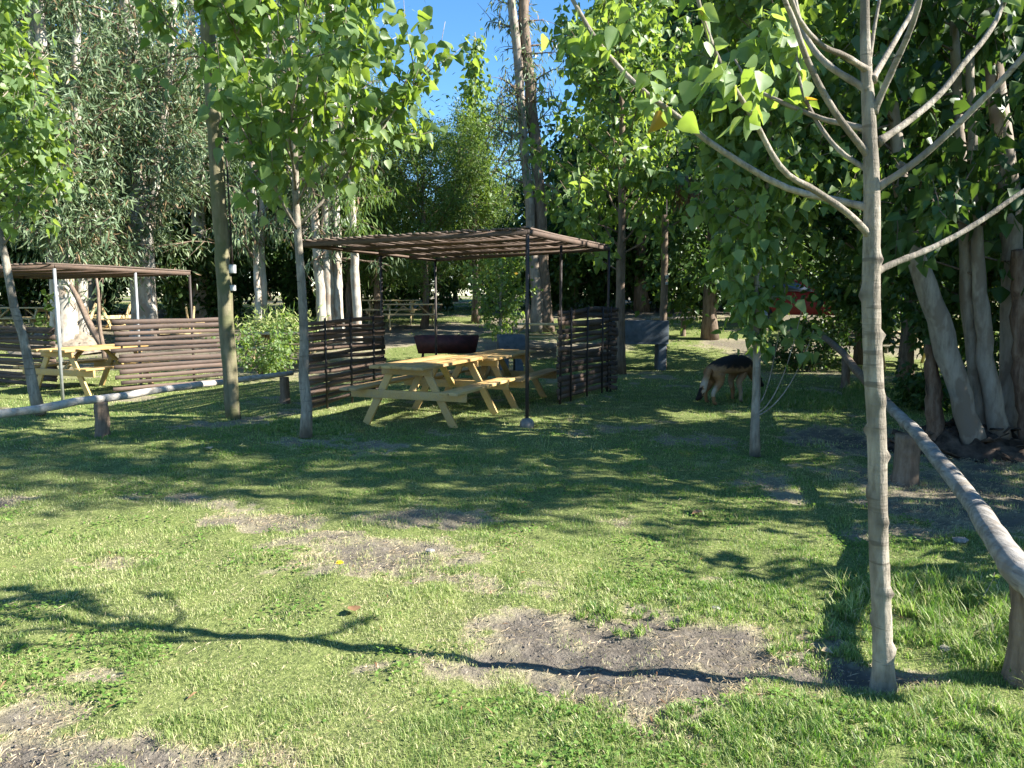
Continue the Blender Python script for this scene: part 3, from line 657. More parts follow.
multi_stem('eucalyptus_tree', b3, b3.y, [
    [(538, 334, 12), (536, 290, 10.5), (532, 240, 9.5), (527, 180, 9), (522, 120, 8.5), (518, 60, 8.5), (512, 0, 8), (508, -150, 7)],
    ('bark_dark', [(545, 334, 16), (543, 280, 13), (541, 220, 12), (536, 150, 12), (530, 90, 11), (524, 30, 10), (522, -120, 7)])],
    'tall stringy barked eucalyptus rising into the blue sky above the pergola', 361, bark='bark_euc_darkened', crown=crown_euc(1.4, 26, .45), nleaf=2000, size=.24, spread=.3, leafmat='euc', dy=.1)

# ================================================================== BACKGROUND WOOD (copied trees)
def broad_proto(seed, h, r, z0, n, size, kind='kite', mat='broad', env='oval', up=.3, rise=.35, droop=.6, bark='bark_dark', nb=36, spread=.35, sub=5):
    t = Tree(seed); tl = trunk_line(t.g, h * .9, (0, 0), .08, 14); t.mb.tube(tl, flare(14, h * .018, .03), 9, mod=knobs(t.g, 14, 9, .06)); t.tw.append((tl[9:], (0, 1)))
    t.crown(tl, z0, h * .9, r, nb, rise, up, sub, env, leafstart=.2)
    lm = t.leaves(n, size, kind, spread, droop, .5, clump=14, yellow=0)
    return t, lm, bark, mat
protos = {}
def place_bg(key, x, y, s, rz, group, sz=1.0):
    name, lab, args = BG[key]
    if key not in protos:
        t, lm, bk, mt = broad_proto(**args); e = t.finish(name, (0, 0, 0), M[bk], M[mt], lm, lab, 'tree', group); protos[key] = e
    else: e = copy_tree(protos[key])
    e.location = (x, y, TZ(x, y) - .05); e.rotation_euler = (0, 0, rz); e.scale = (s, s, s * sz); e['label'] = lab; e['group'] = group
    return e
BG = {
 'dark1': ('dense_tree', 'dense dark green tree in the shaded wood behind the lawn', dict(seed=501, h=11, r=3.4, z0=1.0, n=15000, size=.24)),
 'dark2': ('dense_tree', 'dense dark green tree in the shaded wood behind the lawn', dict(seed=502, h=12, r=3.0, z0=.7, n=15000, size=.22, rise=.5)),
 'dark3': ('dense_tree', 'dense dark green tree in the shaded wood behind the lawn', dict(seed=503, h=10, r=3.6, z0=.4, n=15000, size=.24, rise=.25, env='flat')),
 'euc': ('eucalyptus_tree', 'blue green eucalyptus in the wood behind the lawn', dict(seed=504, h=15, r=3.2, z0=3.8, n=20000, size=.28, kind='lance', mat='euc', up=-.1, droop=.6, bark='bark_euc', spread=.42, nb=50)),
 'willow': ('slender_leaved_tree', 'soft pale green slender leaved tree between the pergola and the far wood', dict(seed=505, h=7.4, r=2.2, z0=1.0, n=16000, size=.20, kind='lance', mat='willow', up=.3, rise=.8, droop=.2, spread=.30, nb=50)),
 'shade': ('dense_tree', 'dense dark green tree in the shaded wood behind the lawn', dict(seed=507, h=12, r=3.0, z0=.9, n=11500, size=.2, rise=.5)),  # unseen tree, leaf count thinned to break up the shade it casts
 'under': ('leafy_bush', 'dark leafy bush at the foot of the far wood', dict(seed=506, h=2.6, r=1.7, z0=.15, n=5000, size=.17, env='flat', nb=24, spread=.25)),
}
g = np.random.default_rng(77); WOOD = 'trees of the dark wood behind the lawn'
def bgpx(key, px, Y, s, sz=1.0, grp=WOOD):
    x = (px - 512) / F * Y; return place_bg(key, x, Y + g.normal() * .4, s * g.uniform(.93, 1.07), g.uniform(0, 6.28), grp, sz)
# left wood
for px, Y, s, k in [(-120, 26, .95, 'dark1'), (-20, 29, .8, 'dark2'), (60, 33, .95, 'dark3'), (110, 30, .82, 'dark1'), (175, 32, .85, 'dark2'), (235, 29, .9, 'dark3'), (290, 31, .95, 'dark1'), (345, 34, .9, 'dark2'), (-250, 24, 1.1, 'dark3'),
                    (395, 40, .72, 'dark3'), (455, 42, .66, 'dark1'), (510, 40, .62, 'dark3'), (555, 42, .68, 'dark2'), (600, 36, .8, 'dark1'),
                    (640, 30, 1.15, 'dark2'), (690, 33, 1.25, 'dark1'), (735, 29, 1.2, 'dark3'), (780, 32, 1.3, 'dark2'), (835, 33, 1.2, 'dark1'), (885, 34, 1.35, 'dark3'), (940, 33, 1.2, 'dark2'), (1000, 32.5, 1.4, 'dark1'),
                    (30, 44, 1.0, 'dark1'), (150, 46, 1.05, 'dark2'), (270, 45, 1.15, 'dark3'), (660, 44, 1.4, 'dark3'), (760, 45, 1.5, 'dark1'), (860, 42, 1.4, 'dark2'), (960, 40, 1.4, 'dark3')]:
    bgpx(k, px, Y, s)
for px, Y, s in [(-40, 24, 1.0), (205, 26, 1.05), (15, 28, 1.0), (310, 29, .95), (90, 27, 1.1)]: bgpx('euc', px, Y, s, 1, 'eucalyptus trees of the far wood')
for px, Y, s in [(425, 24, .88), (478, 26, .92), (385, 26, .95), (350, 25, .85)]: bgpx('willow', px, Y, s, 1, 'pale green trees beyond the pergola')
for px, Y, s in [(885, 21.5, .72), (20, 27, 1), (100, 28, 1.1), (190, 26, 1), (225, 27, .9), (300, 28, 1.1), (440, 31, 1), (500, 33, 1.1), (560, 31, 1), (590, 33, 1.2), (640, 32.5, 1.5), (700, 33, 1.6), (760, 31, 1.5), (610, 31, 1.3), (668, 31, 1.3), (730, 32, 1.5), (575, 30, 1.2), (545, 34, 1.5), (790, 33, 1.6), (820, 31, 1.2), (870, 31.5, 1.3), (920, 31, 1.3), (985, 31, 1.4), (1050, 30.5, 1.4), (-60, 25, 1.1), (400, 32, 1.0), (370, 29, 1.1)]:
    bgpx('under', px, Y, s, 1, 'bushes at the foot of the far wood')
# mid-depth shading trees on the right, in the picture above and beyond the sapling
for k, px, Y, sc_, lab in [('dark2', 868, 17.5, .62, 'dark tree in front of the red car, beyond the drooping sapling'), ('dark1', 905, 14.5, .7, 'dark crowned tree rising directly behind the eucalyptus clump'), ('dark2', 715, 21, .85, 'dark tree between the slim dark post and the red car'), ('dark3', 1025, 13, .78, 'dark tree at the far edge of the eucalyptus clump')]:
    e = bgpx(k, px, Y, sc_); e['label'] = lab; del e['group']
for x, y, s, k in [(7.8, 5.15, .56, 'shade'), (10.2, 7.2, .6, 'dark1'), (9.4, 10.6, .74, 'dark1'), (12.0, 11.0, .6, 'dark2'), (7.7, 7.7, .5, 'dark3'), (11.5, 14.5, .55, 'dark3'), (12.6, 23.8, .62, 'dark3')]:  # unseen trees right of the lawn, placed for the shade they cast
    place_bg(k, x, y, s, g.uniform(0, 6), WOOD, 1.75 if y == 5.15 else 1)
place_bg('under', 6.1, 4.0, .85, 1.0, 'bushes at the foot of the far wood')  # unseen bush beside the lawn, placed to dapple the near grass

# ================================================================== PERGOLAS
U = Vector((.354, .934, 0)).normalized(); Vv = Vector((.934, -.354, 0)).normalized(); UP = Vector((0, 0, 1))
def gz(p): return Vector((p.x, p.y, TZ(p.x, p.y)))
def slat_panel(p0, p1, z0, z1, rows, parent, mat, base, name='slat_panel', gap=.55, uprights=3, over=.06, wob=.018, seed=1, t=.022, ragged=.02, wv=.22):
    rg = random.Random(seed); mb = MB(); d = (p1 - p0).normalized(); side = d.cross(UP)
    for i in range(rows):
        z = z0 + (z1 - z0) * (i + .5) / rows; w = (z1 - z0) / rows * rg.uniform(gap * .8, gap * 1.15)
        a = p0 - d * (over + rg.uniform(-ragged, ragged)) + UP * (z + rg.uniform(-.008, .008)); b_ = p1 + d * (over + rg.uniform(-ragged, ragged)) + UP * (z + rg.uniform(-.012, .012))
        mb.plank(a - base + side * rg.uniform(-.006, .006), b_ - base, UP, w, t, 14, wob, wv, rg, tint=rg.uniform(0, 1))
    o = mb.build(name, mat, parent)
    for k in range(uprights):
        f = (k + .5) / uprights; q = p0.lerp(p1, f); m2 = MB()
        m2.tube([q - base + side * .035 + UP * (z0 - .06), q - base + side * .035 + UP * (z1 + .02)], .016, 7); m2.build('upright', M['darksteel'], parent, True)
    return o
def roof(parent, base, A, B, C, D, n, mat, seed):
    """slats run from edge A-B to edge D-C over two cross beams and a rim"""
    rg = random.Random(seed); mb = MB()
    for i in range(n):
        f = (i + .5) / n; p = A.lerp(B, f); q = D.lerp(C, f); d = (q - p).normalized(); wv = (B - A).normalized()
        mb.plank(p - d * rg.uniform(.04, .10) - base + UP * (.045 + rg.uniform(0, .012)), q + d * rg.uniform(.04, .10) - base + UP * (.045 + rg.uniform(0, .012)), wv, (A - B).length / n * rg.uniform(.5, .72), .022, 12, .008, .2, rg, tint=rg.uniform(0, 1))
    mb.build('roof_slats', mat, parent)
    m2 = MB()
    for p, q in ((A, B), (B, C), (D, C), (A, D)): m2.beam(p - base, q - base, .045, .06)
    m2.build('roof_frame', M['slab'], parent)
    for f in (.25, .5, .75):
        p = A.lerp(D, f); q = B.lerp(C, f); m3 = MB(); m3.beam(p - base - UP * .002, q - base - UP * .002, .04, .05); m3.build('cross_beam', M['slab'], parent)
def post(parent, base, foot, top, r, mat):
    mb = MB(); mb.tube([foot - base - UP * .05, foot.lerp(top, .5) - base, top - base], r, 9); return mb.build('post', mat, parent, True)
def main_pergola():
    B = G(527, 427); C = G(607, 391); u = (C - B); u.z = 0; u.normalize(); v = Vector((u.y, -u.x, 0)); base = B.copy()
    A = B - v * 3.24; D = A + u * (C - B).length
    h = {'A': 2.30, 'B': 2.37, 'C': 2.40, 'D': 2.27}
    e = empty('pergola', base, 0, 'open pergola with dark slatted flat roof over the two picnic tables', 'pergola')
    A_, B_, C_, D_ = [Vector((p.x, p.y, h[k])) for k, p in zip('ABCD', (A, B, C, D))]
    roof(e, base, A_, B_, C_, D_, 34, M['roofslat'], 5)
    Pm = G(560, 404); mids = [(A.lerp(D, .52), A_.lerp(D_, .52)), (Pm, Vector((Pm.x, Pm.y, 2.39)))]
    for f, t in [(A, A_), (B, B_), (C, C_), (D, D_)] + mids: post(e, base, gz(f), t - UP * .03, .022 if f is not B else .024, M['darksteel'])
    mb = MB(); n = 9
    zs = np.linspace(-.09, .09, n); mb.tube([(0, 0, z + .03) for z in zs], [max(.004, math.sqrt(max(0, .0082 - z * z))) for z in zs], 14); mb.build('concrete_footing', M['concrete'], e, True)
    slat_panel(A + u * .05 + v * .06, A.lerp(D, .52), .07, 1.27, 16, e, M['slab'], base, seed=3, gap=.90, t=.035)
    slat_panel(Vector((Pm.x, Pm.y, 0)), C, .06, 1.42, 15, e, M['slab'], base, seed=4, gap=.88, t=.03)
    # short return of stacked slat ends at the far corner
    slat_panel(C + v * -.02 + u * .04, C + v * .13 + u * .04, .03, 1.42, 17, e, M['slab_red'], base, 'slat_return', .82, 1, .02, .006, 9, .10)
    return u, v, A, B, C, D
PU, PV, PA, PB, PC, PD = main_pergola()
def left_pergola():
    B = G(63, 402); hB = 2.06; C = B + PU * 2.75; base = B.copy(); A = B - PV * 3.4; D = A + PU * 2.75
    e = empty('pergola', base, 0, 'smaller low pergola with thin slat roof and grey posts near the log rail', 'pergola')
    A_, B_, C_, D_ = [Vector((p.x, p.y, hB - dz)) for p, dz in ((A, .06), (B, 0), (C, .03), (D, .08))]
    roof(e, base, A_, B_, C_, D_, 34, M['roofslat'], 15)
    for f, t in [(A, A_), (B, B_), (C, C_), (D, D_), (B.lerp(C, .55), B_.lerp(C_, .55)), (A.lerp(D, .5), A_.lerp(D_, .5))]: post(e, base, gz(f), t - UP * .03, .024, M['darksteel'] if f is C else M['steel'])
    q0 = G(121, 397); q1 = G(224, 387)
    slat_panel(Vector((q0.x, q0.y, 0)), Vector((q1.x, q1.y, 0)), .08, 1.24, 13, e, M['slab_red'], base, seed=8, gap=.80, uprights=0, over=.05, ragged=.07, wob=.005, wv=.07)
    r1 = at(56, 395, 13.4); r1.z = 0
    r0 = r1 - PV * 3.6
    slat_panel(r0, r1, .05, 1.1, 13, e, M['slab'], base, seed=12, gap=.82)
left_pergola()

# ================================================================== PICNIC TABLES
def picnic_table(name, loc, rz, label, mat, group, length=1.85, ruffle=True, seed=1):
    """local x = length, y = width"""
    e = empty(name, loc, rz, label, 'picnic table', group); rg = random.Random(seed)
    top = MB(); n = 5; W_ = .74
    for i in range(n):
        y = -W_ / 2 + W_ / n * (i + .5); ex = rg.uniform(-.02, .03); ex2 = rg.uniform(-.02, .05)
        top.box((ex2 / 2 - ex / 2, y, .735 + rg.uniform(-.003, .003)), (length + ex + ex2, W_ / n - .008, .036), None, rg.uniform(0, 1), .003)
    top.build('tabletop', mat, e, bevel=.004)
    for s in (-1, 1):
        for q in (0,):
            b = MB()
            for k in (0, 1):
                b.box((rg.uniform(-.02, .02), s * (.62 + k * .125), .445), (length + rg.uniform(-.03, .03), .118, .034), None, rg.uniform(0, 1), .003)
            b.build('bench', mat, e, bevel=.004)
    for s in (-1, 1):
        x = s * .65
        for w in (-1, 1):
            lg = MB(); lg.beam((x, w * .62, -.02), (x, w * .23, .70), .038, .095, (0, 1, 0), rg.uniform(0, 1)); lg.build('leg', mat, e, bevel=.003)
        cb = MB(); cb.beam((x + s * .040, -.80, .375), (x + s * .040, .80, .375), .036, .105, (0, 0, 1), rg.uniform(0, 1)); cb.build('crossbar', mat, e, bevel=.003)
        cb = MB(); cb.beam((x + s * .040, -.35, .67), (x + s * .040, .35, .67), .036, .09, (0, 0, 1), rg.uniform(0, 1)); cb.build('crossbar', mat, e, bevel=.003)
        br = MB(); br.beam((x - s * .03, 0, .36), (x - s * .42, 0, .70), .09, .036, (0, 0, 1), rg.uniform(0, 1)); br.build('brace', mat, e, bevel=.003)
    return e
f1, f2 = G(363, 425), G(457, 428); c1 = (f1 + f2) / 2 + PU * .66; rzt = math.atan2(PU.y, PU.x)
picnic_table('picnic_table', gz(c1), rzt, 'new pine picnic table nearest the slim poplar trunk, under the pergola', M['pine'], 'picnic tables', 1.9, seed=2)
picnic_table('picnic_table', gz(c1 + PU * 2.02 + PV * .04), rzt, 'second pine picnic table end to end behind the first, under the pergola', M['pine'], 'picnic tables', 1.9, seed=3)
p = (G(37, 395) + G(85, 393)) / 2; picnic_table('picnic_table', gz(p + PU * .66), rzt, 'pale picnic table under the smaller pergola by the brown slat panel', M['pine'], 'picnic tables', 1.7, seed=4)
def tbl(px, Y, rz, lab, flip=False, seed=5):
    x = (px - 512) / F * Y; e = picnic_table('picnic_table', (x, Y, TZ(x, Y) + .01), rz, lab, M['pine_far'], 'picnic tables', 1.8, seed=seed)
    if flip: e.rotation_euler = (R(180), 0, rz); e.location.z += .75
tbl(290, 17.6, R(-8), 'aged picnic table between the thin poplar and the green bush', seed=6)
tbl(412, 23.2, R(10), 'distant sunlit picnic table seen left of the young tree under the pergola roof', seed=7)
tbl(535, 19.3, R(-12), 'picnic table beyond the tall pergola corner post, behind the concrete barbecue', seed=8)
tbl(168, 22.5, R(12), 'upturned picnic table with legs in the air behind the brown slat panel', True, 9)
tbl(100, 23.5, R(-15), 'upturned yellowish picnic table behind the bleached trunks and smaller pergola', True, 10)
tbl(20, 22.5, R(5), 'far picnic table seen over the dark slat panel by the leaning poplar', seed=11)
tbl(905, 17.5, R(-5), 'dark shaded picnic table between the pruned trunk and the eucalyptus clump', seed=12)
tbl(392, 25, R(4), 'farthest picnic table in the sunny gap left of the pale green trees', seed=13)

# ================================================================== RAILS
def rail(name, pts, r, mat, label, posts, group='log rails'):
    base = gz(Vector(pts[0])); e = empty(name, base, 0, label, 'log rail', group); P = np.array([tuple(Vector(p) - base) for p in pts]); n = 40
    u = np.linspace(0, len(P) - 1, n); k = np.arange(len(P)); c = np.stack([np.interp(u, k, P[:, j]) for j in range(3)], 1)
    gg = np.random.default_rng(int(abs(base.x * 100))); ker = np.ones(7) / 7
    c[:, 2] += np.convolve(gg.normal(size=n) * .016, ker, 'same'); c[:, 0] += np.convolve(gg.normal(size=n) * .016, ker, 'same')
    rr = np.array([np.interp(t, np.linspace(0, n - 1, len(r)), r) for t in range(n)]) if isinstance(r, list) else np.full(n, r)
    mb = MB(); mb.tube(c, rr * (1 + .05 * gg.normal(size=n) * .5), 14, mod=knobs(gg, n, 14, .012)); mb.build('log', mat, e, True)
    for (q, h, rp) in posts:
        q = gz(Vector(q)); mb = MB(); z = np.linspace(-.08, h, 12); mb.tube([(q.x - base.x + .004 * math.sin(9 * a), q.y - base.y, q.z - base.z + a) for a in z], rp * (1 + .2 * np.exp(-np.clip(z, 0, 9) / .06)), 14, mod=knobs(gg, 12, 14, .045)); mb.build('post', M['bark_dark'], e, True)
    return e
pn, pf = G(1022, 684), G(905, 482); far = G(848, 395)
d_ = (pn - pf).normalized()
def rz_(p, z): return Vector((p.x, p.y, p.z + z))
rail('log_rail', [at(1060, 615, pn.y - .28), at(1010, 560, pn.y + .12), at(962, 490, 4.75), at(912, 428, 6.25), at(888, 404, 7.0)], [.064, .059, .055, .05, .045], M['log'], 'thick grey log rail on stumps running beside the eucalyptus clump',
     [(pn, .44, .065), (pf, .42, .10)])
rail('log_rail', [at(886, 403, 7.05), at(862, 378, 9.0), at(842, 352, 11.2), at(825, 338, 13.5)], .05, M['bark_dark'], 'dark thin log rail leading off into the shade behind the pruned trunk', [(G(845, 388), .55, .07)])
p1, p2 = G(103, 437), G(285, 403); dv = (p2 - p1)
rail('log_rail', [rz_(p1 - dv * .75, .45), rz_(p1 - dv * .2, .45), rz_(p1, .45), rz_(p1 + dv * .5, .45), rz_(p2 + dv * .06, .43)], [.046, .046, .046, .04, .035], M['log_pale'], 'bleached horizontal log rail on stumps in front of the smaller pergola', [(p1, .41, .075), (p2, .39, .07), (p1 - dv * .72, .41, .075)])
q = G(683, 336); rail('log_rail', [rz_(q + Vector((-.9, 0, 0)), .5), rz_(q, .5), rz_(q + Vector((.4, -.1, 0)), .49)], .05, M['log'], 'short distant log rail on a stump by the sunlit track', [(q, .46, .07)])

# ================================================================== POLES WITH ELECTRIC BOXES
def pole(foot, top, r0, r1, mat, label, box_px, Yb):
    base = foot; e = empty('wooden_pole', base, 0, label, 'pole', 'wooden poles with white boxes')
    mb = MB(); n = 24; u = np.linspace(0, 1, n); gg = np.random.default_rng(int(r0 * 1000)); pts = [tuple((foot - base).lerp(top - base, f) + Vector((gg.normal() * .006, gg.normal() * .006, -.05 * (f == 0)))) for f in u]
    mb.tube(pts, np.linspace(r0, r1, n), 14, mod=knobs(gg, n, 14, .02)); mb.build('post', mat, e, True)
    for (bx_, by_, w, h) in box_px:
        c = at(bx_, by_, Yb) - base; b = MB(); b.box(c, (w, .09, h), None); b.build('socket_box', M['whitebox'], e, bevel=.008)
    c0 = at(box_px[0][0], box_px[0][1] - 4, Yb + .02) - base; b = MB(); b.tube([c0, c0 + Vector((-.01, 0, .6)), c0 + Vector((-.03, .02, 1.6))], .012, 6); b.build('cable', M['darksteel'], e, True)
f = G(233, 418); pole(f, at(206, 0, f.y), .094, .088, M['mossy'], 'thick mossy wooden pole with white socket boxes beside the log rail', [(232.5, 269, .07, .11), (233, 288, .055, .075)], f.y)
f = G(663, 369); pole(f, at(665, 215, f.y), .085, .075, M['bark_dark'], 'slim dark post with white socket boxes by the blue grey barbecue', [(666.5, 277, .07, .09), (666.5, 283.5, .06, .06)], f.y - .06)

# ================================================================== BARBECUES
def bbq(px, Y, w, label, rz=0):
    x = (px - 512) / F * Y; e = empty('concrete_barbecue', (x, Y, TZ(x, Y)), rz, label, 'barbecue', 'concrete barbecues')
    m1 = MB(); m1.box((0, 0, .60), (w, .6, .05)); m1.box((0, -.28, .86), (w, .045, .47)); m1.box((0, .28, .86), (w, .045, .47)); m1.box((-w / 2 + .022, 0, .861), (.043, .514, .468)); m1.box((w / 2 - .022, 0, .861), (.043, .514, .468)); m1.build('fire_box', M['bluegrey'], e, bevel=.006)
    for s in (-1, 1): m2 = MB(); m2.box((s * (w / 2 - .12), 0, .27), (.17, .5, .608)); m2.build('leg', M['bluegrey'], e, bevel=.006)
    m3 = MB()
    for k in range(15): m3.tube([(-w / 2 + .05, -.24 + k * .034, 1.06), (w / 2 - .05, -.24 + k * .034, 1.06)], .006, 5)
    m3.build('grill', M['darksteel'], e)
    return e
bbq(638, 17.3, 1.25, 'blue grey concrete barbecue between the slat stack and the slim dark post')
e = bbq(511, 16.4, .55, 'small blue grey concrete barbecue behind the second pine table', .1); e.scale = (1, 1, .72)
def grill():
    x = (447 - 512) / F * 16.2; e = empty('barbecue_grill', (x, 16.2, TZ(x, 16.2)), .05, 'dark red rusty metal trough grill behind the pine tables', 'grill')
    m1 = MB(); w = .66
    prof = [(-.28, .80), (-.20, .44), (.20, .44), (.28, .80), (.25, .80), (.17, .47), (-.17, .47), (-.25, .80)]
    V = [(sx * w * (1 if abs(y) > .22 else .88), y, z) for sx in (-1, 1) for y, z in prof]; n = 8
    F_ = [(i, (i + 1) % n, n + (i + 1) % n, n + i) for i in range(n)] + [(0, 7, 6, 1), (1, 6, 5, 2), (2, 5, 4, 3)] + [(8, 9, 14, 15), (9, 10, 13, 14), (10, 11, 12, 13)]
    m1.add(V, F_); m1.build('fire_box', M['rust'], e)
    for sx in (-1, 1):
        m4 = MB(); m4.add([(sx * w * 1.0, -.27, .80), (sx * w * .88, -.19, .45), (sx * w * .88, .19, .45), (sx * w * 1.0, .27, .80), (sx * (w + .012), -.27, .80), (sx * (w * .88 + .012), -.19, .45), (sx * (w * .88 + .012), .19, .45), (sx * (w + .012), .27, .80)], [(0, 1, 2, 3), (7, 6, 5, 4), (0, 4, 5, 1), (1, 5, 6, 2), (2, 6, 7, 3), (3, 7, 4, 0)]); m4.build('end_plate', M['rust'], e)
        for sy in (-1, 1): m2 = MB(); m2.tube([(sx * .5, sy * .15, .45), (sx * .55, sy * .22, -.03)], .018, 7); m2.build('leg', M['darksteel'], e, True)
grill()

# ================================================================== SHRUBS, LOGS, SMALL THINGS
def shrub(name, loc, h, r, label, seed, mat='poplar', n=1500, size=.08, kind='kite', cat='bush', up=.6, rise=.9, stems=10, spread=.09, droop=.5):
    t = Tree(seed)
    for k in range(stems):
        a = t.g.uniform(0, 6.28); d = np.array([math.cos(a) * math.cos(rise), math.sin(a) * math.cos(rise), math.sin(rise)]) + t.g.normal(size=3) * .15
        c = t.curve((t.g.normal() * .05, t.g.normal() * .05, -.03), d, h * t.g.uniform(.7, 1.15), 7, up * .3, .12); t.limb(c, .012, .003, 5, (.15, 1))
        for j in range(4):
            cc = t.curve(c[2 + j], np.array([math.cos(a), math.sin(a), .4]) + t.g.normal(size=3) * .6, r * t.g.uniform(.3, .7), 4, .1, .15); t.limb(cc, .006, .002, 4, (0, 1))
    lm = t.leaves(n, size, kind, spread, droop, .4, yellow=0)
    e = t.finish(name, loc, M['bark_dark'], M[mat], lm, label, cat); return e
shrub('leafy_bush', G(262, 378), 1.3, .5, 'sunlit green bush beside the thick mossy pole', 601, n=1900, size=.08)
def young_tree_behind():
    t = Tree(620); tl = trunk_line(t.g, 2.9, (.05, 0), .03, 14); t.mb.tube(tl, flare(14, .055, .012), 9); t.tw.append((tl[5:], (0, 1))); t.crown(tl, .5, 2.8, .8, 40, .7, .4, 4, 'oval', leafstart=.15)
    lm = t.leaves(2600, .085, 'heart6', .12, .6, .4); loc = G(500, 366); return t.finish('poplar_sapling', loc, M['bark_poplar'], M['poplar'], lm, 'bushy bright green sapling seen through the pergola behind the tables', 'tree')
young_tree_behind()
shrub('tall_sapling', gz(at(27, 340, 14.5)), 2.3, .25, 'thin sapling with a few pale leaves behind the leaning poplar', 631, n=70, size=.13, kind='heart', cat='plant', rise=1.5, stems=1, spread=.08)
shrub('dry_grass_clump', gz(at(283, 330, 20)), 1.0, 1.0, 'heap of dry yellow grass behind the green bush', 641, 'grass', 5000, .2, 'lance', 'grass clump', rise=.7, stems=22, spread=.3, droop=.3)
shrub('leafy_bush', G(930, 412), .8, .6, 'low dark bush between the pruned trunk and the eucalyptus clump', 651, 'broad', 1500, .09)
shrub('leafy_bush', G(805, 372), 1.35, 1.0, 'low dark bush behind the drooping sapling in deep shade', 661, 'broad', 2400, .09)
def leaning(px0, px1, Y, r, label):
    a, b = at(*px0, Y), at(*px1, Y + .4); a = gz(a); mb = MB(); base = a.copy(); n = 8
    mb.tube([tuple((a - base).lerp(b - base, i / 7) + Vector((math.sin(i * 1.3) * .02, 0, -.03 * (i == 0)))) for i in range(n)], np.linspace(r, r * .6, n), 9, mod=knobs(np.random.default_rng(3), n, 9, .05)); o = mb.build('leaning_log', M['bark_dark'], None, True); o.location = base; tag(o, label, 'log', 'leaning logs')
leaning((112, 360), (70, 285), 17.5, .09, 'thick dark log leaning on the bleached trunks')
leaning((104, 360), (96, 278), 16.5, .05, 'thin upright leaning log right of the bleached trunks')
# hanging dead twigs tuft under the dark trees
def dead_tuft():
    t = Tree(671); p0 = at(683, 185, 15.5)
    for k in range(16): c = t.curve((t.g.normal() * .12, t.g.normal() * .12, .2), np.array([t.g.normal() * .3, t.g.normal() * .3, -1]), t.g.uniform(.4, .9), 5, -.4, .12); t.limb(c, .006, .002, 4, (.1, 1))
    lm = t.leaves(500, .12, 'lance', .05, 1.5, .1); return t.finish('dead_branch', p0, M['bark_dark'], M['dead'], lm, 'hanging bunch of dead brown leaves beside the slim dark post', 'branch')
dead_tuft()
def weed(px, py, h, seed, lab): # leafy weed
    t = Tree(seed); c = t.curve((0, 0, -.01), (.45, .1, 1), h, 7, -.1, .06); t.limb(c, .003, .001, 5, (.25, 1))
    lm = t.leaves(26, .035, 'kite', .012, .1, .8, tint=(.4, .93)); return t.finish('weed_stalk', G(px, py), M['bark_poplar'], M['willow'], lm, lab, 'weed')
weed(975, 612, .24, 681, 'single leafy weed stalk leaning out of the tall grass by the rail stump')
def flower():
    b = G(340, 573); e = empty('dandelion', b, 0, 'yellow dandelion flower alone on the sunlit lawn', 'flower'); mb = MB(); mb.tube([(0, 0, -.01), (0, .004, .05)], .0025, 6); mb.build('stem', M['poplar'], e)
    mb = MB(); V = [(0, 0, .062)]; F_ = []
    for ring, (r, z, n) in enumerate([(.022, .056, 14), (.015, .064, 12), (.008, .068, 9)]):
        for k in range(n):
            a = k / n * 6.283 + ring * .2; i = len(V); w = .2
            V += [(0, 0, z - .006), (r * math.cos(a - w), r * math.sin(a - w), z), (r * 1.15 * math.cos(a), r * 1.15 * math.sin(a), z + .002), (r * math.cos(a + w), r * math.sin(a + w), z)]; F_.append((i, i + 1, i + 2, i + 3))
    mb.add(V, F_); mb.build('petals', M['yellow'], e)
flower()
def fallen(px, py, s, rz, lab, mat='dead', tint=.9):
    T, Fc = tmpl('heart'); V = T.copy() * s; V[:, 2] *= 1.6; V[:, 2] -= V[:, 2].min() - .012
    me = np_mesh('fallen_leaf', V, Fc, 3, {'tint': np.full(len(V), tint)}); me.materials.append(M[mat]); o = bpy.data.objects.new('fallen_leaf', me); COL.objects.link(o); o.location = G(px, py) + Vector((0, 0, .004)); o.rotation_euler = (.1, .06, rz); tag(o, lab, 'leaf', 'fallen leaves')
fallen(355, 617, .075, .5, 'brown fallen leaf on the lawn below the dandelion', tint=.6); fallen(703, 517, .10, 2, 'pinkish brown fallen leaf in the dappled shade of the lawn', tint=1.0); fallen(210, 452, .10, 1, 'pale fallen leaf in the shade in front of the mossy pole', 'straw', .8); fallen(822, 655, .05, 4, 'yellowish fallen leaf on the bare soil left of the pruned trunk', 'straw', .4)
def stones():
    gg = random.Random(4); n = 0
    for (px, py, s, lab) in [(960, 543, .05, 'small grey stone in the grass behind the rail'), (880, 512, .05, 'flat grey stone on bare soil beyond the pruned trunk'), (945, 650, .03, 'small pale stone at the foot of the tall grass tuft'), (716, 610, .022, 'tiny stone at the edge of the straw covered soil'), (430, 552, .03, 'small stone on the dark soil patch right of the dandelion')]:
        bm = bmesh.new(); bmesh.ops.create_icosphere(bm, subdivisions=2, radius=s)
        for v in bm.verts: v.co *= gg.uniform(.8, 1.15); v.co.z *= .45
        me = bpy.data.meshes.new('stone'); bm.to_mesh(me); bm.free(); me.materials.append(M['stone']); o = bpy.data.objects.new('stone', me); COL.objects.link(o); o.location = G(px, py) + Vector((0, 0, s * .2)); tag(o, lab, 'stone', 'stones on the lawn')
stones()

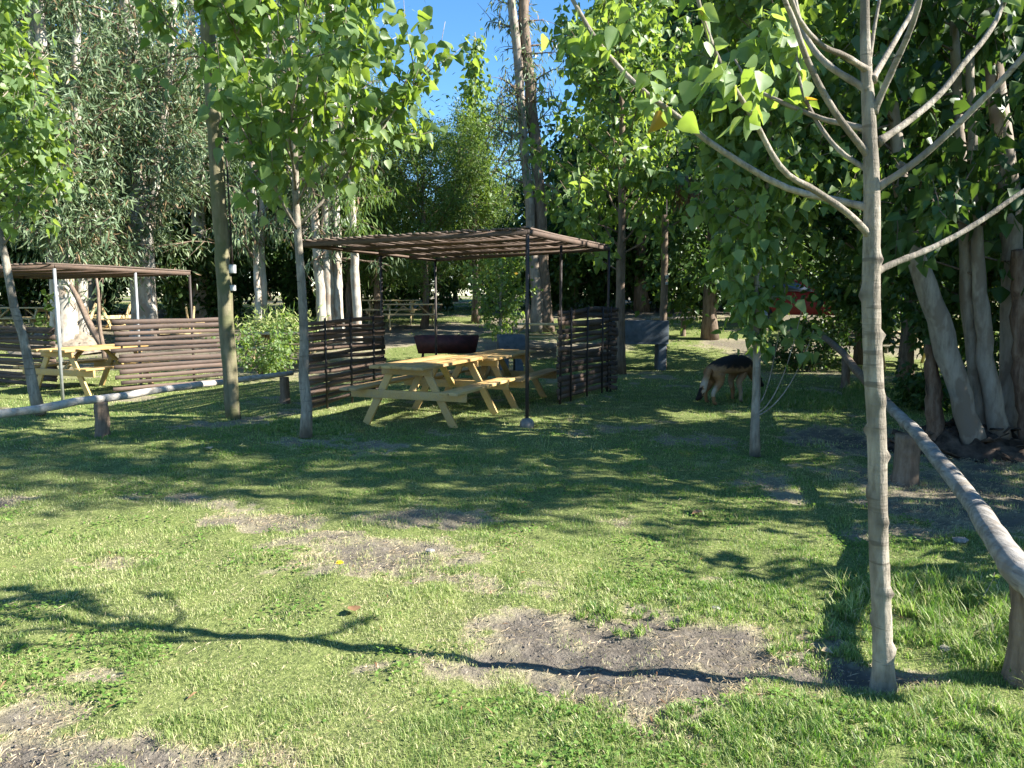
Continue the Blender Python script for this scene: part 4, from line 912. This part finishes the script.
# ================================================================== DOG
def dog():
    J = [((-.32, 0, .575), .125), ((-.08, 0, .60), .125), ((.20, 0, .575), .15), ((.36, 0, .60), .115), ((.50, 0, .50), .09), ((.63, 0, .36), .08), ((.70, 0, .30), .072), ((.79, 0, .235), .042), ((.85, 0, .20), .032),
         ((-.43, 0, .55), .055), ((-.53, 0, .40), .050), ((-.59, 0, .24), .058), ((-.66, 0, .13), .045), ((-.73, 0, .10), .02)]
    E = [(0, 1), (1, 2), (2, 3), (3, 4), (4, 5), (5, 6), (6, 7), (7, 8), (0, 9), (9, 10), (10, 11), (11, 12), (12, 13)]
    J = [(p, r_ * (1.16 if i < 5 else 1)) for i, (p, r_) in enumerate(J)]
    def chain(root, pts):
        k = root
        for p in pts: J.append(p); E.append((k, len(J) - 1)); k = len(J) - 1
    for s, dx in ((1, .0), (-1, -.09)):
        chain(0, [((-.33 + dx * .3, s * .10, .46), .10), ((-.23 + dx, s * .11, .35), .068), ((-.40 + dx, s * .11, .19), .033), ((-.37 + dx, s * .11, .05), .028), ((-.31 + dx, s * .11, .025), .026)])
        chain(2, [((.25, s * .10, .45), .078), ((.18 + dx, s * .11, .33), .048), ((.25 + dx, s * .11, .17), .033), ((.24 + dx, s * .11, .05), .028), ((.29 + dx, s * .11, .025), .026)])
        chain(5, [((.58, s * .055, .43), .030), ((.565, s * .07, .50), .010)])
    me = bpy.data.meshes.new('dog'); me.from_pydata([j[0] for j in J], E, []); tmp = bpy.data.objects.new('dogtmp', me); COL.objects.link(tmp)
    tmp.modifiers.new('s', 'SKIN'); 
    for i, (p, r) in enumerate(J): me.skin_vertices[0].data[i].radius = (r, r)
    me.skin_vertices[0].data[0].use_root = True
    sb = tmp.modifiers.new('u', 'SUBSURF'); sb.levels = 2; sb.render_levels = 2
    dg = bpy.context.evaluated_depsgraph_get(); m2 = bpy.data.meshes.new_from_object(tmp.evaluated_get(dg)); bpy.data.objects.remove(tmp); m2.name = 'dog'
    n = len(m2.vertices); co = np.empty(n * 3, np.float32); m2.vertices.foreach_get('co', co); co = co.reshape(-1, 3); x, y, z = co.T
    gg = np.random.default_rng(3); w = gg.normal(size=n) * .012
    black = np.clip((z - .545 + w - .25 * np.clip(-.2 - x, 0, 1)) / .04, 0, 1) * (x > -.45) * (x < .5); black = np.maximum(black, np.clip((x - .68 + w) / .04, 0, 1)); black = np.maximum(black, np.clip((-.60 - x + w) / .05, 0, 1) * .8); black = np.maximum(black, (np.clip((z - .42) / .03, 0, 1)) * (x > .54) * (x < .62) * .8); black = np.maximum(black, np.clip((x - .42) / .05, 0, 1) * np.clip((z - .47 + (x - .5) * 1.0) / .05, 0, 1))
    pale = np.clip((.40 - z) / .12, 0, 1) * (np.abs(x) < .2) * .6 + np.clip((-.42 - x) / .06, 0, 1) * np.clip((.45 - z) / .1, 0, 1) * (z > .15)
    a = m2.attributes.new('coat', 'FLOAT', 'POINT'); a.data.foreach_set('value', np.clip(.5 - .5 * black + .5 * np.clip(pale, 0, 1) * (black < .5), 0, 1).astype(np.float32))
    for p in m2.polygons: p.use_smooth = True
    m, nt, out = new_mat('shepherd_coat'); f = mathn(nt, 'ADD', attr(nt, 'coat'), mathn(nt, 'MULTIPLY', mathn(nt, 'SUBTRACT', noise_tex(nt, tex_coord(nt, (1, 2, 2)), 22, 5), .5), .25))
    c = ramp(nt, f, [(.1, (.015, .013, .012)), (.32, (.06, .035, .022)), (.5, (.26, .15, .075)), (.75, (.33, .24, .16)), (.95, (.40, .34, .27))])
    pbsdf(nt, out, c, .8, bump(nt, noise_tex(nt, tex_coord(nt, (20, 60, 60)), 2, 3), .6, .01), .2)
    m2.materials.append(m); o = bpy.data.objects.new('dog', m2); COL.objects.link(o); o.location = gz(G(728, 403)) ; o.rotation_euler = (0, 0, R(36)); tag(o, 'black and tan shepherd dog sniffing the grass beside the drooping sapling', 'dog')
    for s in (-1, 1):
        mb = MB(); zs = np.linspace(-.011, .011, 6); mb.tube([(.715, s * .062, .335 + q) for q in zs], [max(.002, math.sqrt(max(0, .000125 - q * q))) for q in zs], 8); mb.build('eye', M['rubber'], o, True)
dog()

# ================================================================== RED CAR in the shade
def red_car():
    Y = 24.5; x = (806 - 512) / F * Y; e = empty('parked_car', (x, Y, TZ(x, Y)), R(-28), 'red car parked in deep shade, half hidden by the drooping sapling', 'car')
    prof = [(-1.9, .35), (-1.95, .75), (-1.85, 1.0), (-1.55, 1.38), (-.2, 1.42), (.55, 1.02), (1.6, .88), (1.9, .70), (1.92, .35)]
    for nm, pr, w, mt in [('body', prof, .82, 'redpaint')]:
        n = len(pr); V = [(a, s * w * (1 if z < 1.03 else .84), z) for s in (-1, 1) for a, z in pr]; mb = MB(); mb.add(V, [tuple(range(n)), tuple(range(2 * n - 1, n - 1, -1))] + [((i + 1) % n, i, n + i, n + (i + 1) % n) for i in range(n)]); mb.build(nm, M[mt], e, bevel=.05)
    wp = [(-1.5, 1.06), (-1.38, 1.33), (-.28, 1.36), (.3, 1.06)]
    for s in (-1, 1):
        mb = MB(); V = [(a, s * (.845 if z < 1.1 else .712), z) for a, z in wp] + [(a, s * (.825 if z < 1.1 else .69), z) for a, z in wp]; mb.add(V, [(0, 1, 2, 3), (4, 7, 6, 5), (0, 4, 5, 1), (1, 5, 6, 2), (2, 6, 7, 3), (3, 7, 4, 0)]); mb.build('window', M['glass'], e)
    mb = MB(); mb.add([(.50, -.68, 1.07), (.50, .68, 1.07), (-.13, .62, 1.41), (-.13, -.62, 1.41), (.44, -.68, 1.04), (.44, .68, 1.04), (-.19, .62, 1.38), (-.19, -.62, 1.38)], [(0, 1, 2, 3), (4, 7, 6, 5), (0, 4, 5, 1), (1, 5, 6, 2), (2, 6, 7, 3), (3, 7, 4, 0)]); mb.build('windscreen', M['glass'], e)
    for wx in (-1.2, 1.2):
        for s in (-1, 1):
            mb = MB(); mb.tube([(wx, s * .70, .31), (wx, s * .72, .31), (wx, s * .86, .31), (wx, s * .88, .31)], [.26, .31, .31, .26], 20); wh = mb.build('wheel', M['rubber'], e, True); mb = MB(); mb.tube([(wx, s * .86, .31), (wx, s * .895, .31)], [.18, .17], 16); mb.build('rim', M['steel'], wh)
    for s in (-1, 1): mb = MB(); mb.box((1.84, s * .6, .72), (.16, .3, .13)); mb.build('headlight', M['lamp'], e, bevel=.03)
red_car()

# ================================================================== LIGHT
SUN_EL, SUN_AZ = R(35), math.atan2(1.0, -.18)   # azimuth from +Y towards +X
sd = Vector((math.sin(SUN_AZ) * math.cos(SUN_EL), math.cos(SUN_AZ) * math.cos(SUN_EL), math.sin(SUN_EL)))
ld = bpy.data.lights.new('sun', 'SUN'); ld.energy = 5.0; ld.angle = R(.53); ld.color = (1, .955, .875)
lo = bpy.data.objects.new('sun', ld); COL.objects.link(lo); lo.rotation_euler = (-sd).to_track_quat('-Z', 'Y').to_euler(); lo.location = (20, 0, 20)
w = bpy.data.worlds.new('World'); scene.world = w; w.use_nodes = True; nt = w.node_tree
bg = nt.nodes['Background']; sk = nt.nodes.new('ShaderNodeTexSky'); sk.sky_type = 'NISHITA'; sk.sun_disc = False; sk.sun_elevation = SUN_EL; sk.sun_rotation = SUN_AZ; sk.ozone_density = 3.0; sk.dust_density = .1; sk.altitude = 900
hs = nt.nodes.new('ShaderNodeHueSaturation'); hs.inputs['Saturation'].default_value = 1.22; nt.links.new(sk.outputs[0], hs.inputs['Color']); nt.links.new(hs.outputs[0], bg.inputs[0]); bg.inputs[1].default_value = .08
vs = scene.view_settings; vs.view_transform = 'Standard'; vs.look = 'None'; vs.exposure = 1.88; vs.gamma = 1; vs.use_curve_mapping = False
cy = scene.cycles; cy.max_bounces = 6; cy.diffuse_bounces = 3; cy.glossy_bounces = 2; cy.transmission_bounces = 4; cy.transparent_max_bounces = 4; cy.use_denoising = True; cy.sample_clamp_indirect = 4
scene.render.use_persistent_data = False
